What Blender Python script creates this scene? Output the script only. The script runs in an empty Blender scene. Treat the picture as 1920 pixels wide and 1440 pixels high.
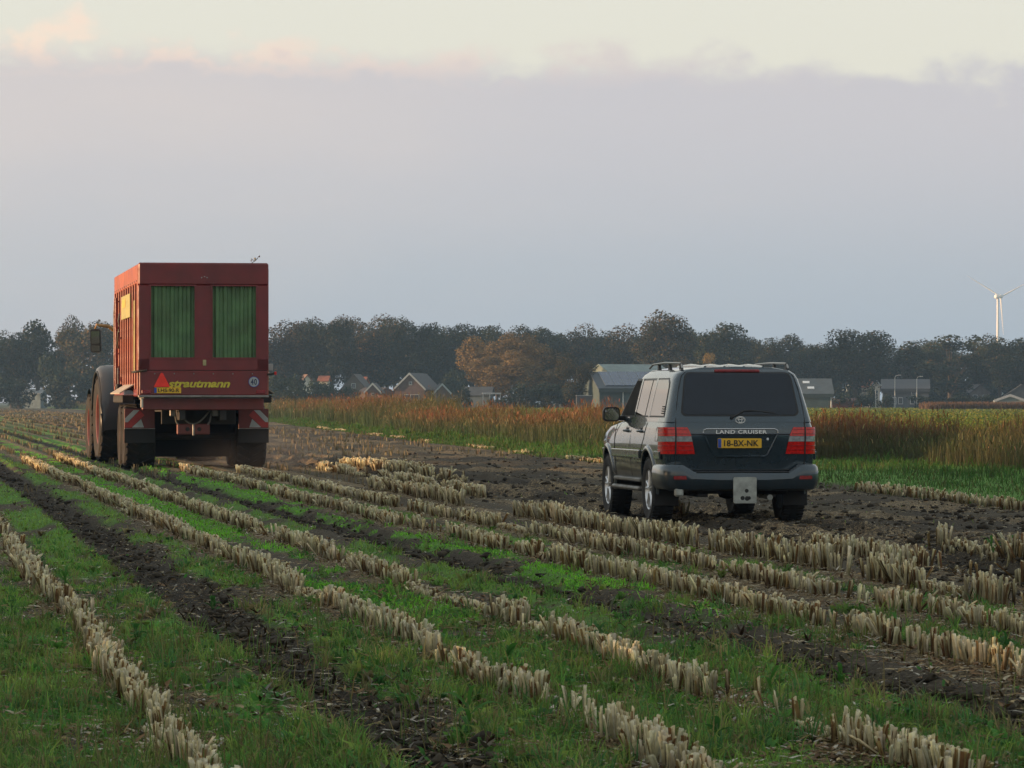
import bpy, bmesh, math, random
import numpy as np
from mathutils import Vector, Matrix

R = math.radians
scene = bpy.context.scene
COL = scene.collection

# ------------------------------------------------------------------ camera
CAM_H, FPX, HOR = 1.40, 7500.0, 752.0          # eye height (m), focal length and horizon in photo pixels
cam_d = bpy.data.cameras.new("camera")
cam = bpy.data.objects.new("camera", cam_d)
COL.objects.link(cam)
cam.location = (0, 0, CAM_H)
cam.rotation_euler = (R(90) + math.atan((HOR - 720) / FPX), 0, 0)
cam_d.sensor_width = 36.0
cam_d.lens = FPX / 1920 * 36.0
cam_d.clip_start, cam_d.clip_end = 0.5, 20000
cam_d.dof.use_dof = True
cam_d.dof.focus_distance = 55
cam_d.dof.aperture_fstop = 36
scene.camera = cam

# ------------------------------------------------------------------ sky and sun
SUN_AZ, SUN_EL = 93.0, 3.6                      # degrees to the left of the view, degrees above the horizon
sdir = Vector((-math.sin(R(SUN_AZ)) * math.cos(R(SUN_EL)), math.cos(R(SUN_AZ)) * math.cos(R(SUN_EL)), math.sin(R(SUN_EL))))
sun_d = bpy.data.lights.new("sun", 'SUN')
sun_d.energy, sun_d.angle, sun_d.color = 2.7, R(0.5), (1.0, 0.62, 0.33)
sun = bpy.data.objects.new("sun", sun_d)
COL.objects.link(sun)
sun.rotation_euler = sdir.to_track_quat('Z', 'Y').to_euler()
sun.location = (-60, 0, 60)

world = bpy.data.worlds.new("World")
scene.world = world
world.use_nodes = True
wt = world.node_tree
wt.nodes.clear()
SKY_STRENGTH = 0.12
EXPO = 1.95


def wn(t, **kw):
    n = wt.nodes.new(t)
    for k, v in kw.items():
        setattr(n, k, v)
    return n


def wl(a, b):
    wt.links.new(a, b)


def wmath(op, a, b=None, c=None, clamp=False):
    n = wn('ShaderNodeMath', operation=op, use_clamp=clamp)
    for i, s in enumerate((a, b, c)):
        if s is None:
            continue
        if isinstance(s, (int, float)):
            n.inputs[i].default_value = s
        else:
            wl(s, n.inputs[i])
    return n.outputs[0]


def wstep(v, lo, hi):
    n = wn('ShaderNodeMapRange', interpolation_type='SMOOTHSTEP')
    wl(v, n.inputs[0])
    n.inputs[1].default_value, n.inputs[2].default_value = lo, hi
    return n.outputs[0]


def wmix(f, a, b):
    n = wn('ShaderNodeMix', data_type='RGBA')
    if isinstance(f, (int, float)):
        n.inputs[0].default_value = f
    else:
        wl(f, n.inputs[0])
    for i, s in ((6, a), (7, b)):
        if isinstance(s, tuple):
            n.inputs[i].default_value = tuple(c / SKY_STRENGTH / 2 ** EXPO for c in s) + (1,)
        else:
            wl(s, n.inputs[i])
    return n.outputs[2]


sky = wn('ShaderNodeTexSky', sky_type='NISHITA')
sky.sun_disc = False
sky.sun_elevation, sky.sun_rotation = R(SUN_EL), R(-SUN_AZ)
sky.air_density, sky.dust_density, sky.ozone_density = 1.0, 1.5, 1.5
tc = wn('ShaderNodeTexCoord')
sep = wn('ShaderNodeSeparateXYZ')
wl(tc.outputs['Generated'], sep.inputs[0])
dx, dy, dz = sep.outputs
mp = wn('ShaderNodeMapping')
wl(tc.outputs['Generated'], mp.inputs[0])
mp.inputs['Scale'].default_value = (1, 1, 1.6)
puff = wn('ShaderNodeTexNoise')
wl(mp.outputs[0], puff.inputs[0])
puff.inputs['Scale'].default_value, puff.inputs['Detail'].default_value = 58, 6
puff.inputs['Roughness'].default_value = 0.55
lump = wn('ShaderNodeTexNoise')
wl(mp.outputs[0], lump.inputs[0])
lump.inputs['Scale'].default_value, lump.inputs['Detail'].default_value = 9, 2
broad = wn('ShaderNodeTexNoise')
mp2 = wn('ShaderNodeMapping')
wl(tc.outputs['Generated'], mp2.inputs[0])
mp2.inputs['Scale'].default_value = (1, 1, 3.5)
wl(mp2.outputs[0], broad.inputs[0])
broad.inputs['Scale'].default_value, broad.inputs['Detail'].default_value = 14, 3
# height of the top of the cloud bank (sine of elevation), a little lower to the right
xcl = wmath('MINIMUM', wmath('MAXIMUM', dx, -0.3), 0.3)
edge = wmath('ADD', wmath('MULTIPLY_ADD', xcl, -0.034, 0.0862),
             wmath('ADD', wmath('MULTIPLY', wmath('SUBTRACT', puff.outputs[0], 0.5), 0.029),
                   wmath('MULTIPLY', wmath('SUBTRACT', lump.outputs[0], 0.5), 0.010)))
depth = wmath('SUBTRACT', edge, dz)
# 1 towards the sun, 0 away from it
sunward = wmath('ADD', wmath('MULTIPLY', dx, sdir.x), wmath('MULTIPLY', dy, sdir.y))
open_w = wstep(sunward, 0.95, 0.55)
cloud_m = wmath('MULTIPLY', wstep(depth, -0.0030, 0.0055), open_w)
warm = wstep(wmath('ADD', sunward, wmath('MULTIPLY', wmath('SUBTRACT', broad.outputs[0], 0.5), 0.22)), -0.12, 0.22)
low = wstep(dz, 0.075, -0.005)
c_top = wmix(warm, (0.660, 0.625, 0.645), (0.795, 0.695, 0.645))
c_low = wmix(warm, (0.440, 0.510, 0.595), (0.665, 0.605, 0.615))
body = wmix(low, c_top, c_low)
rim = wmath('MULTIPLY', wmath('MULTIPLY', wstep(depth, 0.0100, 0.0015), wstep(puff.outputs[0], 0.38, 0.55)), wstep(sunward, -0.16, 0.10))
glow = wstep(sunward, 0.10, 0.55)
body = wmix(wmath('MULTIPLY', glow, 0.9), body, (1.05, 0.82, 0.52))
cloud_c = wmix(wmath('MULTIPLY', rim, 0.9), body, (1.20, 0.88, 0.66))
# thin evening veil over the clear sky low down
veil = wmix(wstep(dz, 0.10, 0.32), (0.915, 0.868, 0.765), (0.63, 0.66, 0.64))
clear_c = wmix(0.85, sky.outputs[0], veil)
final = wmix(cloud_m, clear_c, cloud_c)
bg = wn('ShaderNodeBackground')
wl(final, bg.inputs[0])
bg.inputs[1].default_value = SKY_STRENGTH
wo = wn('ShaderNodeOutputWorld')
wl(bg.outputs[0], wo.inputs[0])

scene.view_settings.view_transform = 'Standard'
scene.view_settings.look = 'None'
scene.view_settings.gamma = 1.0
scene.view_settings.use_curve_mapping = False
scene.view_settings.exposure = EXPO
scene.render.engine = 'CYCLES'
scene.cycles.use_denoising = True
scene.cycles.max_bounces = 6
scene.cycles.diffuse_bounces = 2
scene.cycles.glossy_bounces = 3
scene.cycles.transmission_bounces = 4
scene.cycles.volume_bounces = 0
scene.cycles.transparent_max_bounces = 8

# ------------------------------------------------------------------ helpers
rng = np.random.default_rng(7)
random.seed(7)


def hash2(ix, iy, seed):
    n = (ix.astype(np.int64) * 374761393 + iy.astype(np.int64) * 668265263 + seed * 974634777) & 0x7fffffff
    n = ((n ^ (n >> 13)) * 1274126177) & 0x7fffffff
    n = (n ^ (n >> 16)) & 0xffff
    return n / 65535.0


def vnoise(x, y, seed=0):
    x = np.asarray(x, float)
    y = np.asarray(y, float)
    ix, iy = np.floor(x), np.floor(y)
    fx, fy = x - ix, y - iy
    fx, fy = fx * fx * (3 - 2 * fx), fy * fy * (3 - 2 * fy)
    a, b = hash2(ix, iy, seed), hash2(ix + 1, iy, seed)
    c, d = hash2(ix, iy + 1, seed), hash2(ix + 1, iy + 1, seed)
    return (a + (b - a) * fx) * (1 - fy) + (c + (d - c) * fx) * fy


def fbm(x, y, seed=0, octv=3):
    s, a, t = 0, 1.0, 0
    for i in range(octv):
        s = s + a * vnoise(x * 2 ** i, y * 2 ** i, seed + i * 17)
        t += a
        a *= 0.5
    return s / t


def sstep(x, lo, hi):
    t = np.clip((x - lo) / (hi - lo), 0, 1)
    return t * t * (3 - 2 * t)


def np_mesh(name, verts, faces, cols=None, smooth=False):
    """verts (N,3); faces (M,3) or (M,4); cols (N,3) kept as point colours 'col'."""
    me = bpy.data.meshes.new(name)
    verts = np.ascontiguousarray(verts, dtype=np.float32)
    faces = np.ascontiguousarray(faces, dtype=np.int32)
    k = faces.shape[1]
    me.vertices.add(len(verts))
    me.vertices.foreach_set('co', verts.ravel())
    me.loops.add(faces.size)
    me.loops.foreach_set('vertex_index', faces.ravel())
    me.polygons.add(len(faces))
    me.polygons.foreach_set('loop_start', np.arange(0, faces.size, k, dtype=np.int32))
    me.polygons.foreach_set('loop_total', np.full(len(faces), k, dtype=np.int32))
    if smooth:
        me.polygons.foreach_set('use_smooth', np.ones(len(faces), dtype=bool))
    if cols is not None:
        at = me.color_attributes.new('col', 'FLOAT_COLOR', 'POINT')
        c4 = np.ones((len(verts), 4), dtype=np.float32)
        c4[:, :3] = cols
        at.data.foreach_set('color', c4.ravel())
    me.update(calc_edges=True)
    return me


def link(name, me, mat=None, parent=None):
    o = bpy.data.objects.new(name, me)
    COL.objects.link(o)
    if mat is not None and me is not None and hasattr(me, 'materials') and len(me.materials) == 0:
        me.materials.append(mat)
    if parent is not None:
        o.parent = parent
    return o


def tag(o, label=None, cat=None, group=None, kind=None):
    if label:
        o['label'] = label
    if cat:
        o['category'] = cat
    if group:
        o['group'] = group
    if kind:
        o['kind'] = kind
    return o


def thing(name, label, cat, loc=(0, 0, 0), rz=0.0, group=None, scale=1.0):
    o = bpy.data.objects.new(name, None)
    COL.objects.link(o)
    o.empty_display_size = 0.3
    o.location = loc
    o.rotation_euler = (0, 0, rz)
    o.scale = (scale,) * 3
    return tag(o, label, cat, group)


class MB:
    """Collects shapes into one mesh."""

    def __init__(self):
        self.v, self.f = [], []

    def add(self, vs, fs):
        n = len(self.v)
        self.v += [tuple(p) for p in vs]
        self.f += [tuple(i + n for i in f) for f in fs]
        return self

    def box(self, c, s, bev=0.0, rot=None):
        cx, cy, cz = c
        hx, hy, hz = s[0] / 2, s[1] / 2, s[2] / 2
        b = min(bev, hx * .9, hy * .9, hz * .9)
        M = rot if rot is not None else Matrix.Identity(3)
        vs, fs = [], []
        if b <= 0:
            for x in (-hx, hx):
                for y in (-hy, hy):
                    for z in (-hz, hz):
                        vs.append((x, y, z))
            fs = [(0, 1, 3, 2), (4, 6, 7, 5), (0, 4, 5, 1), (2, 3, 7, 6), (0, 2, 6, 4), (1, 5, 7, 3)]
        else:
            idx = {}
            for sx in (-1, 1):
                for sy in (-1, 1):
                    for sz in (-1, 1):
                        for ax in range(3):
                            p = [sx * (hx - b), sy * (hy - b), sz * (hz - b)]
                            p[ax] = (sx * hx, sy * hy, sz * hz)[ax]
                            idx[(sx, sy, sz, ax)] = len(vs)
                            vs.append(tuple(p))
            S = (-1, 1)
            for ax in range(3):
                o1, o2 = [(1, 2), (2, 0), (0, 1)][ax]
                for s0 in S:
                    q = []
                    for a, bb in ((-1, -1), (1, -1), (1, 1), (-1, 1)):
                        sg = [0, 0, 0]
                        sg[ax], sg[o1], sg[o2] = s0, a, bb
                        q.append(idx[(sg[0], sg[1], sg[2], ax)])
                    fs.append(tuple(q) if s0 > 0 else tuple(reversed(q)))
                for a in S:
                    for bb in S:
                        q = []
                        for s0, w in ((-1, o1), (1, o1), (1, o2), (-1, o2)):
                            sg = [0, 0, 0]
                            sg[ax], sg[o1], sg[o2] = s0, a, bb
                            q.append(idx[(sg[0], sg[1], sg[2], w)])
                        fs.append(tuple(q))
            for sx in S:
                for sy in S:
                    for sz in S:
                        fs.append(tuple(idx[(sx, sy, sz, a)] for a in range(3)))
        out = []
        for p in vs:
            w = M @ Vector(p)
            out.append((w.x + cx, w.y + cy, w.z + cz))
        return self.add(out, fs)

    def tube(self, path, r, n=8, cap=True):
        path = [Vector(p) for p in path]
        rs = r if isinstance(r, (list, tuple)) else [r] * len(path)
        vs, fs = [], []
        up = Vector((0.13, 0.21, 0.97)).normalized()
        for i, p in enumerate(path):
            t = (path[min(i + 1, len(path) - 1)] - path[max(i - 1, 0)]).normalized()
            a = t.cross(up)
            if a.length < 0.05:
                a = t.cross(Vector((1, 0, 0)))
            a.normalize()
            b = t.cross(a)
            for k in range(n):
                th = 2 * math.pi * k / n
                vs.append(p + (a * math.cos(th) + b * math.sin(th)) * rs[i])
        for i in range(len(path) - 1):
            for k in range(n):
                k2 = (k + 1) % n
                fs.append((i * n + k, i * n + k2, (i + 1) * n + k2, (i + 1) * n + k))
        if cap:
            fs.append(tuple(range(n - 1, -1, -1)))
            fs.append(tuple((len(path) - 1) * n + k for k in range(n)))
        return self.add(vs, fs)

    def lathe(self, prof, n=32, axis='x', c=(0, 0, 0), close=False):
        """prof: (radius, offset along the axis)."""
        vs, fs = [], []
        m = len(prof)
        for k in range(n):
            th = 2 * math.pi * k / n
            for r, a in prof:
                p = {'x': (a, r * math.cos(th), r * math.sin(th)),
                     'y': (r * math.cos(th), a, r * math.sin(th)),
                     'z': (r * math.cos(th), r * math.sin(th), a)}[axis]
                vs.append((p[0] + c[0], p[1] + c[1], p[2] + c[2]))
        for k in range(n):
            k2 = (k + 1) % n
            for i in range(m if close else m - 1):
                j = (i + 1) % m
                fs.append((k * m + i, k * m + j, k2 * m + j, k2 * m + i))
        return self.add(vs, fs)

    def prism(self, poly, plane, d0, d1):
        """poly: 2-D outline; plane 'xz' / 'yz' / 'xy'; pushed from d0 to d1 along the third axis."""
        def P(a, b, d):
            return {'xz': (a, d, b), 'yz': (d, a, b), 'xy': (a, b, d)}[plane]
        n = len(poly)
        vs = [P(a, b, d0) for a, b in poly] + [P(a, b, d1) for a, b in poly]
        fs = [tuple(range(n)), tuple(range(2 * n - 1, n - 1, -1))]
        fs += [(i, n + i, n + (i + 1) % n, (i + 1) % n) for i in range(n)]
        return self.add(vs, fs)

    def grid(self, rows):
        n = len(rows[0])
        vs = [p for r in rows for p in r]
        fs = [(i * n + j, i * n + j + 1, (i + 1) * n + j + 1, (i + 1) * n + j)
              for i in range(len(rows) - 1) for j in range(n - 1)]
        return self.add(vs, fs)

    def mesh(self, name, ang=35, fix=True):
        me = bpy.data.meshes.new(name)
        me.from_pydata(self.v, [], self.f)
        if fix:
            bm = bmesh.new()
            bm.from_mesh(me)
            bmesh.ops.recalc_face_normals(bm, faces=bm.faces)
            bm.to_mesh(me)
            bm.free()
        if ang:
            me.polygons.foreach_set('use_smooth', [True] * len(me.polygons))
            me.set_sharp_from_angle(angle=R(ang))
        me.update()
        return me

    def build(self, name, mat, parent=None, ang=35):
        return link(name, self.mesh(name, ang), mat, parent)


def rrect(w, h, r, cx=0.0, cy=0.0, n=5):
    """Rounded rectangle outline."""
    pts = []
    for sx, sy, a0 in ((1, 1, 0), (-1, 1, 90), (-1, -1, 180), (1, -1, 270)):
        for i in range(n + 1):
            a = R(a0 + 90 * i / n)
            pts.append((cx + sx * (w / 2 - r) + r * math.cos(a), cy + sy * (h / 2 - r) + r * math.sin(a)))
    return pts


def text_mesh(body, size, shear=0.0, offset=0.0, extrude=0.004, spacing=1.0):
    cu = bpy.data.curves.new('lettering', 'FONT')
    cu.body = body
    cu.size = size
    cu.shear = shear
    cu.offset = offset
    cu.extrude = extrude
    cu.space_character = spacing
    cu.align_x, cu.align_y = 'CENTER', 'CENTER'
    o = bpy.data.objects.new('lettering', cu)
    COL.objects.link(o)
    dg = bpy.context.evaluated_depsgraph_get()
    me = bpy.data.meshes.new_from_object(o.evaluated_get(dg))
    me.name = 'lettering'
    bpy.data.objects.remove(o)
    bpy.data.curves.remove(cu)
    me.materials.clear()
    return me


def fit_text(me, width, height):
    n = len(me.vertices)
    co = np.empty(n * 3, dtype=np.float32)
    me.vertices.foreach_get('co', co)
    co = co.reshape(-1, 3)
    lo, hi = co.min(0), co.max(0)
    co[:, 0] = (co[:, 0] - (lo[0] + hi[0]) / 2) * width / (hi[0] - lo[0])
    co[:, 1] = (co[:, 1] - (lo[1] + hi[1]) / 2) * height / (hi[1] - lo[1])
    me.vertices.foreach_set('co', co.ravel())
    me.update()
    return me


def put_text(body, width, height, loc, mat, parent, rot=(R(90), 0, 0), name='lettering', **kw):
    me = fit_text(text_mesh(body, 1.0, **kw), width, height)
    o = link(name, me, mat, parent)
    o.location, o.rotation_euler = loc, rot
    return o


# photo pixel -> ground point
def gp(px, py, z=0.0):
    Y = (CAM_H - z) * FPX / (py - HOR)
    return (px - 960) / FPX * Y, Y


def px_x(px, Y):
    return (px - 960) / FPX * Y


def py_z(py, Y):
    return CAM_H + (HOR - py) / FPX * Y


# ------------------------------------------------------------------ materials
def mat_new(name):
    m = bpy.data.materials.new(name)
    m.use_nodes = True
    nt = m.node_tree
    b = nt.nodes['Principled BSDF']
    return m, nt, b


def pbr(name, col, rough=0.6, metal=0.0, var=0.18, scale=6.0, coat=0.0, bump=0.0, col2=None, dirt=0.0, dirt_col=(0.09, 0.07, 0.05), spec=0.5):
    m, nt, b = mat_new(name)
    N, L = nt.nodes, nt.links
    tcn = N.new('ShaderNodeTexCoord')
    no = N.new('ShaderNodeTexNoise')
    no.inputs['Scale'].default_value = scale
    no.inputs['Detail'].default_value = 5
    L.new(tcn.outputs['Object'], no.inputs['Vector'])
    rmp = N.new('ShaderNodeValToRGB')
    c2 = col2 or tuple(c * (1 - var) for c in col)
    c1 = col if col2 else tuple(min(1, c * (1 + var)) for c in col)
    rmp.color_ramp.elements[0].color = (*c2, 1)
    rmp.color_ramp.elements[1].color = (*c1, 1)
    rmp.color_ramp.elements[0].position, rmp.color_ramp.elements[1].position = 0.35, 0.65
    L.new(no.outputs[0], rmp.inputs[0])
    out = rmp.outputs[0]
    rr = N.new('ShaderNodeMapRange')
    rr.inputs[3].default_value, rr.inputs[4].default_value = max(0.02, rough * 0.85), min(1, rough * 1.15)
    L.new(no.outputs[0], rr.inputs[0])
    rout = rr.outputs[0]
    if dirt > 0:
        n2 = N.new('ShaderNodeTexNoise')
        n2.inputs['Scale'].default_value = 3.0
        n2.inputs['Detail'].default_value = 8
        n2.inputs['Roughness'].default_value = 0.7
        L.new(tcn.outputs['Object'], n2.inputs['Vector'])
        mr = N.new('ShaderNodeMapRange')
        mr.inputs[1].default_value, mr.inputs[2].default_value = 0.42, 0.68
        mr.inputs[4].default_value = dirt
        L.new(n2.outputs[0], mr.inputs[0])
        mx = N.new('ShaderNodeMix')
        mx.data_type = 'RGBA'
        L.new(mr.outputs[0], mx.inputs[0])
        L.new(out, mx.inputs[6])
        mx.inputs[7].default_value = (*dirt_col, 1)
        out = mx.outputs[2]
        ad = N.new('ShaderNodeMath')
        ad.operation = 'ADD'
        ad.use_clamp = True
        mu = N.new('ShaderNodeMath')
        mu.operation = 'MULTIPLY'
        mu.inputs[1].default_value = 0.6
        L.new(mr.outputs[0], mu.inputs[0])
        L.new(rout, ad.inputs[0])
        L.new(mu.outputs[0], ad.inputs[1])
        rout = ad.outputs[0]
    L.new(out, b.inputs['Base Color'])
    L.new(rout, b.inputs['Roughness'])
    b.inputs['Metallic'].default_value = metal
    b.inputs['Specular IOR Level'].default_value = spec
    if coat:
        b.inputs['Coat Weight'].default_value = coat
        b.inputs['Coat Roughness'].default_value = 0.04
    if bump:
        bp = N.new('ShaderNodeBump')
        bp.inputs['Strength'].default_value = bump
        bp.inputs['Distance'].default_value = 0.02
        L.new(no.outputs[0], bp.inputs['Height'])
        L.new(bp.outputs[0], b.inputs['Normal'])
    return m


def low_dirt(m, z0, z1, amount, col, scale=5.0, coat=0.0):
    """Road dust and mud that thins out from height z0 up to z1 on the object."""
    nt = m.node_tree
    N, L = nt.nodes, nt.links
    b = N['Principled BSDF']
    tcn, sp, no = N.new('ShaderNodeTexCoord'), N.new('ShaderNodeSeparateXYZ'), N.new('ShaderNodeTexNoise')
    L.new(tcn.outputs['Object'], sp.inputs[0])
    L.new(tcn.outputs['Object'], no.inputs['Vector'])
    no.inputs['Scale'].default_value, no.inputs['Detail'].default_value, no.inputs['Roughness'].default_value = scale, 8, .7
    hz = N.new('ShaderNodeMapRange')
    hz.interpolation_type = 'SMOOTHSTEP'
    L.new(sp.outputs['Z'], hz.inputs[0])
    for i, q in enumerate((z0, z1, 1.0, 0.0)):
        hz.inputs[i + 1].default_value = q
    nz = N.new('ShaderNodeMapRange')
    L.new(no.outputs[0], nz.inputs[0])
    for i, q in enumerate((.3, .7, .25, 1.0)):
        nz.inputs[i + 1].default_value = q
    f = N.new('ShaderNodeMath')
    f.operation = 'MULTIPLY'
    L.new(hz.outputs[0], f.inputs[0])
    L.new(nz.outputs[0], f.inputs[1])
    f2 = N.new('ShaderNodeMath')
    f2.operation = 'MULTIPLY'
    f2.inputs[1].default_value = amount
    L.new(f.outputs[0], f2.inputs[0])
    for sock, val in (('Base Color', (*col, 1)), ('Roughness', .9), ('Metallic', 0.0), ('Coat Weight', 0.0)):
        mx = N.new('ShaderNodeMix')
        mx.data_type = 'RGBA' if sock == 'Base Color' else 'FLOAT'
        ia, ib, io = (6, 7, 2) if sock == 'Base Color' else (2, 3, 0)
        L.new(f2.outputs[0], mx.inputs[0])
        if b.inputs[sock].is_linked:
            L.new(b.inputs[sock].links[0].from_socket, mx.inputs[ia])
        else:
            mx.inputs[ia].default_value = b.inputs[sock].default_value
        mx.inputs[ib].default_value = val
        L.new(mx.outputs[io], b.inputs[sock])


def leafmat(name, trans=0.3, rough=0.75, var=0.25, nscale=3.0, objvar=0.0):
    """Base colour comes from the mesh's own plant colours ('col'), broken up by noise."""
    m, nt, b = mat_new(name)
    N, L = nt.nodes, nt.links
    at = N.new('ShaderNodeAttribute')
    at.attribute_name = 'col'
    tcn = N.new('ShaderNodeTexCoord')
    no = N.new('ShaderNodeTexNoise')
    no.inputs['Scale'].default_value = nscale
    no.inputs['Detail'].default_value = 3
    L.new(tcn.outputs['Object'], no.inputs['Vector'])
    mr = N.new('ShaderNodeMapRange')
    mr.inputs[1].default_value, mr.inputs[2].default_value = 0.3, 0.7
    mr.inputs[3].default_value, mr.inputs[4].default_value = 1 - var, 1 + var
    L.new(no.outputs[0], mr.inputs[0])
    val = mr.outputs[0]
    if objvar:
        oi = N.new('ShaderNodeObjectInfo')
        m2 = N.new('ShaderNodeMapRange')
        m2.inputs[3].default_value, m2.inputs[4].default_value = 1 - objvar, 1 + objvar
        L.new(oi.outputs['Random'], m2.inputs[0])
        mu = N.new('ShaderNodeMath')
        mu.operation = 'MULTIPLY'
        L.new(val, mu.inputs[0])
        L.new(m2.outputs[0], mu.inputs[1])
        val = mu.outputs[0]
    sc = N.new('ShaderNodeVectorMath')
    sc.operation = 'SCALE'
    L.new(at.outputs['Color'], sc.inputs[0])
    L.new(val, sc.inputs['Scale'])
    L.new(sc.outputs[0], b.inputs['Base Color'])
    b.inputs['Roughness'].default_value = rough
    b.inputs['Specular IOR Level'].default_value = 0.25
    if trans:
        tr = N.new('ShaderNodeBsdfTranslucent')
        L.new(sc.outputs[0], tr.inputs[0])
        ms = N.new('ShaderNodeMixShader')
        ms.inputs[0].default_value = trans
        L.new(b.outputs[0], ms.inputs[1])
        L.new(tr.outputs[0], ms.inputs[2])
        L.new(ms.outputs[0], N['Material Output'].inputs[0])
    return m

# ================================================================== the ground
ROW_A = math.atan((960 + 190) / FPX)            # the maize rows run this far to the left of the view
CA, SA = math.cos(ROW_A), math.sin(ROW_A)
KU = CAM_H * CA
ROW_S = 0.67 * KU                               # row spacing
ROWS = {'a': .765 * KU, 'b': 2.05 * KU, 'c': 2.68 * KU, 'e': 4.01 * KU, 'f': 4.68 * KU, 'g': 5.36 * KU, 'h': 6.00 * KU, 'i': 6.68 * KU}
TRACKS = (1.47 * KU, 3.42 * KU)
CAR_RUTS = (6.45 * KU, 7.35 * KU)


def uv2xy(u, v):
    return u * CA - v * SA, u * SA + v * CA


def xy2uv(x, y):
    return x * CA + y * SA, -x * SA + y * CA


EDGE_Y = [10, 40, 56, 93, 150, 219, 276, 400, 800, 1500]
EDGE_X = [11.5, 8.4, 6.4, 2.0, -4.0, -11, -16.5, -33, -92, -190]
REED_Y = [10, 60, 82, 100, 119, 160, 219, 276, 400, 800, 1500]
REED_X = [21, 12.8, 8.6, 3.8, .6, -4.0, -9.8, -15.6, -32, -90, -187]


def edge_x(y):
    return np.interp(y, EDGE_Y, EDGE_X)


def reed_x(y):
    return np.interp(y, REED_Y, REED_X)


CAR_X, CAR_Y, CAR_SCALE = px_x(1393, 46.0), 46.0, 0.955
WHEEL_SPOTS = [(CAR_X + CAR_SCALE * (a * CA - b * SA), CAR_Y + CAR_SCALE * (a * SA + b * CA)) for a in (-.82, .82) for b in (1.15, 4.0)]


def ground_h(u, v):
    x, y = uv2xy(u, v)
    fade = sstep(v, 8, 11) * (1 - sstep(v, 300, 700)) * sstep(u, -5.5, -3.5)
    h = 0.05 * (fbm(u * .35, v * .12, 3) - .5) + 0.035 * (fbm(u * 2.2, v * 1.6, 5, 3) - .5)
    h = h + 0.012 * (fbm(u * 11, v * 9, 9, 2) - .5)
    for i, r in enumerate(ROWS.values()):
        h = h + 0.025 * np.exp(-((u - r) / .16) ** 2)
    for r in TRACKS + CAR_RUTS:
        w = r + .06 * (vnoise(v * .25, v * 0 + r, 21) - .5)
        h = h - 0.055 * np.exp(-((u - w) / .22) ** 4)
        rough = fbm(u * 7, v * 5, 31, 3) - .5
        lug = np.sin(2 * math.pi * (v / .36 + np.abs(u - w) * 2.2))
        h = h + .016 * np.clip(lug * 2, -1, 1) * np.exp(-((u - w) / .22) ** 6)
        h = h + 0.09 * rough * np.exp(-((u - w) / .42) ** 2)
        h = h + 0.045 * np.exp(-((np.abs(u - w) - .36) / .10) ** 2) * (.4 + 1.2 * vnoise(v * 1.5, u * 1.5, 37))
    soil = sstep(u, 8.2, 9.2) * (1 - sstep(x, edge_x(y) - 1, edge_x(y) + .4))
    h = h + soil * (0.12 * (fbm(u * 2.6, v * 1.8, 41, 4) - .5) + .02 * np.sin(u * 4.2))
    h = h + 0.05 * sstep(x, edge_x(y) - .3, edge_x(y) + 1.0)
    h = h + 0.10 * sstep(x, reed_x(y) - 1.0, reed_x(y) + 1)
    h = h * fade
    for wx, wy in WHEEL_SPOTS:                          # tyres press the soil level
        w = np.exp(-(((x - wx) ** 2 + (y - wy) ** 2) / .42 ** 2) ** 2)
        h = h * (1 - w)
    return h


def strip(u, lo, hi, s=.12):
    return sstep(u, lo - s, lo + s) * (1 - sstep(u, hi - s, hi + s))


def masks(u, v):
    x, y = uv2xy(u, v)
    k = u / KU
    n1 = fbm(u * 1.5, v * .35, 51, 3)
    n2 = fbm(u * 3.1, v * 1.1, 61, 3)
    ex = edge_x(y)
    near = 1 - sstep(y, 18, 26)
    inside = 1 - sstep(x, ex - .5, ex + .5)
    soilzone = sstep(k, 5.7, 6.6)
    g = np.zeros_like(np.asarray(u, float))
    g = g + strip(k, 2.17, 2.62, .06) * (.70 + .3 * sstep(y, 17, 26)) * 1.0
    g = g + strip(k, 3.54, 3.96, .05) * sstep(y, 21, 29) * 1.05
    g = g + strip(k, 2.85, 3.26, .08) * .55
    g = g + strip(k, .90, 1.30, .08) * .62
    g = g + strip(k, 1.62, 1.98, .08) * .60
    g = g + strip(k, -1.5, .72, .1) * .66
    g = g + strip(k, 4.12, 4.58, .08) * .62
    g = g + strip(k, 4.80, 5.26, .08) * .42 * (1 - sstep(y, 36, 52))
    g = g + near * .10
    g = g * sstep(n1 * .6 + n2 * .4, .36, .56) * 1.05
    g = g * (1 - soilzone * .9)
    for t in TRACKS:
        g = g * (1 - .93 * np.exp(-((u - t - .06 * (vnoise(v * .25, v * 0 + t, 21) - .5)) / (.20 + .08 * vnoise(v * .4, v * 0 + t, 23))) ** 4))
    far = sstep(y, 110, 220)
    g = g * (1 - far) + far * (.35 + .5 * sstep(fbm(u * .9, v * .012, 71, 3), .42, .62)) * (1 - sstep(k, 5, 7) * .7)
    verge = sstep(x, ex - .2, ex + .5) * .8
    g = np.clip(g * 1.25 * inside + verge, 0, 1)
    straw = .16 + .28 * fbm(u * 2.0, v * .6, 81, 3)
    for r in ROWS.values():
        straw = straw + .55 * np.exp(-((u - r) / .22) ** 2) * (1 - sstep(k, 5.9, 6.2))
    straw = straw + soilzone * .42 * sstep(fbm(u * .8, v * .25, 91), .45, .6)
    straw = straw + far * .25 * sstep(fbm(u * 1.3, v * .012, 77, 2), .5, .62)
    straw = np.clip(straw * inside, 0, 1)
    wet = np.zeros_like(g)
    for t in TRACKS + CAR_RUTS:
        wet = wet + np.exp(-((u - t) / .3) ** 2)
    wet = np.clip(wet + soilzone * .55 * sstep(fbm(u * .6, v * .2, 95), .35, .6), 0, 1) * inside
    return g, straw, wet


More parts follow.
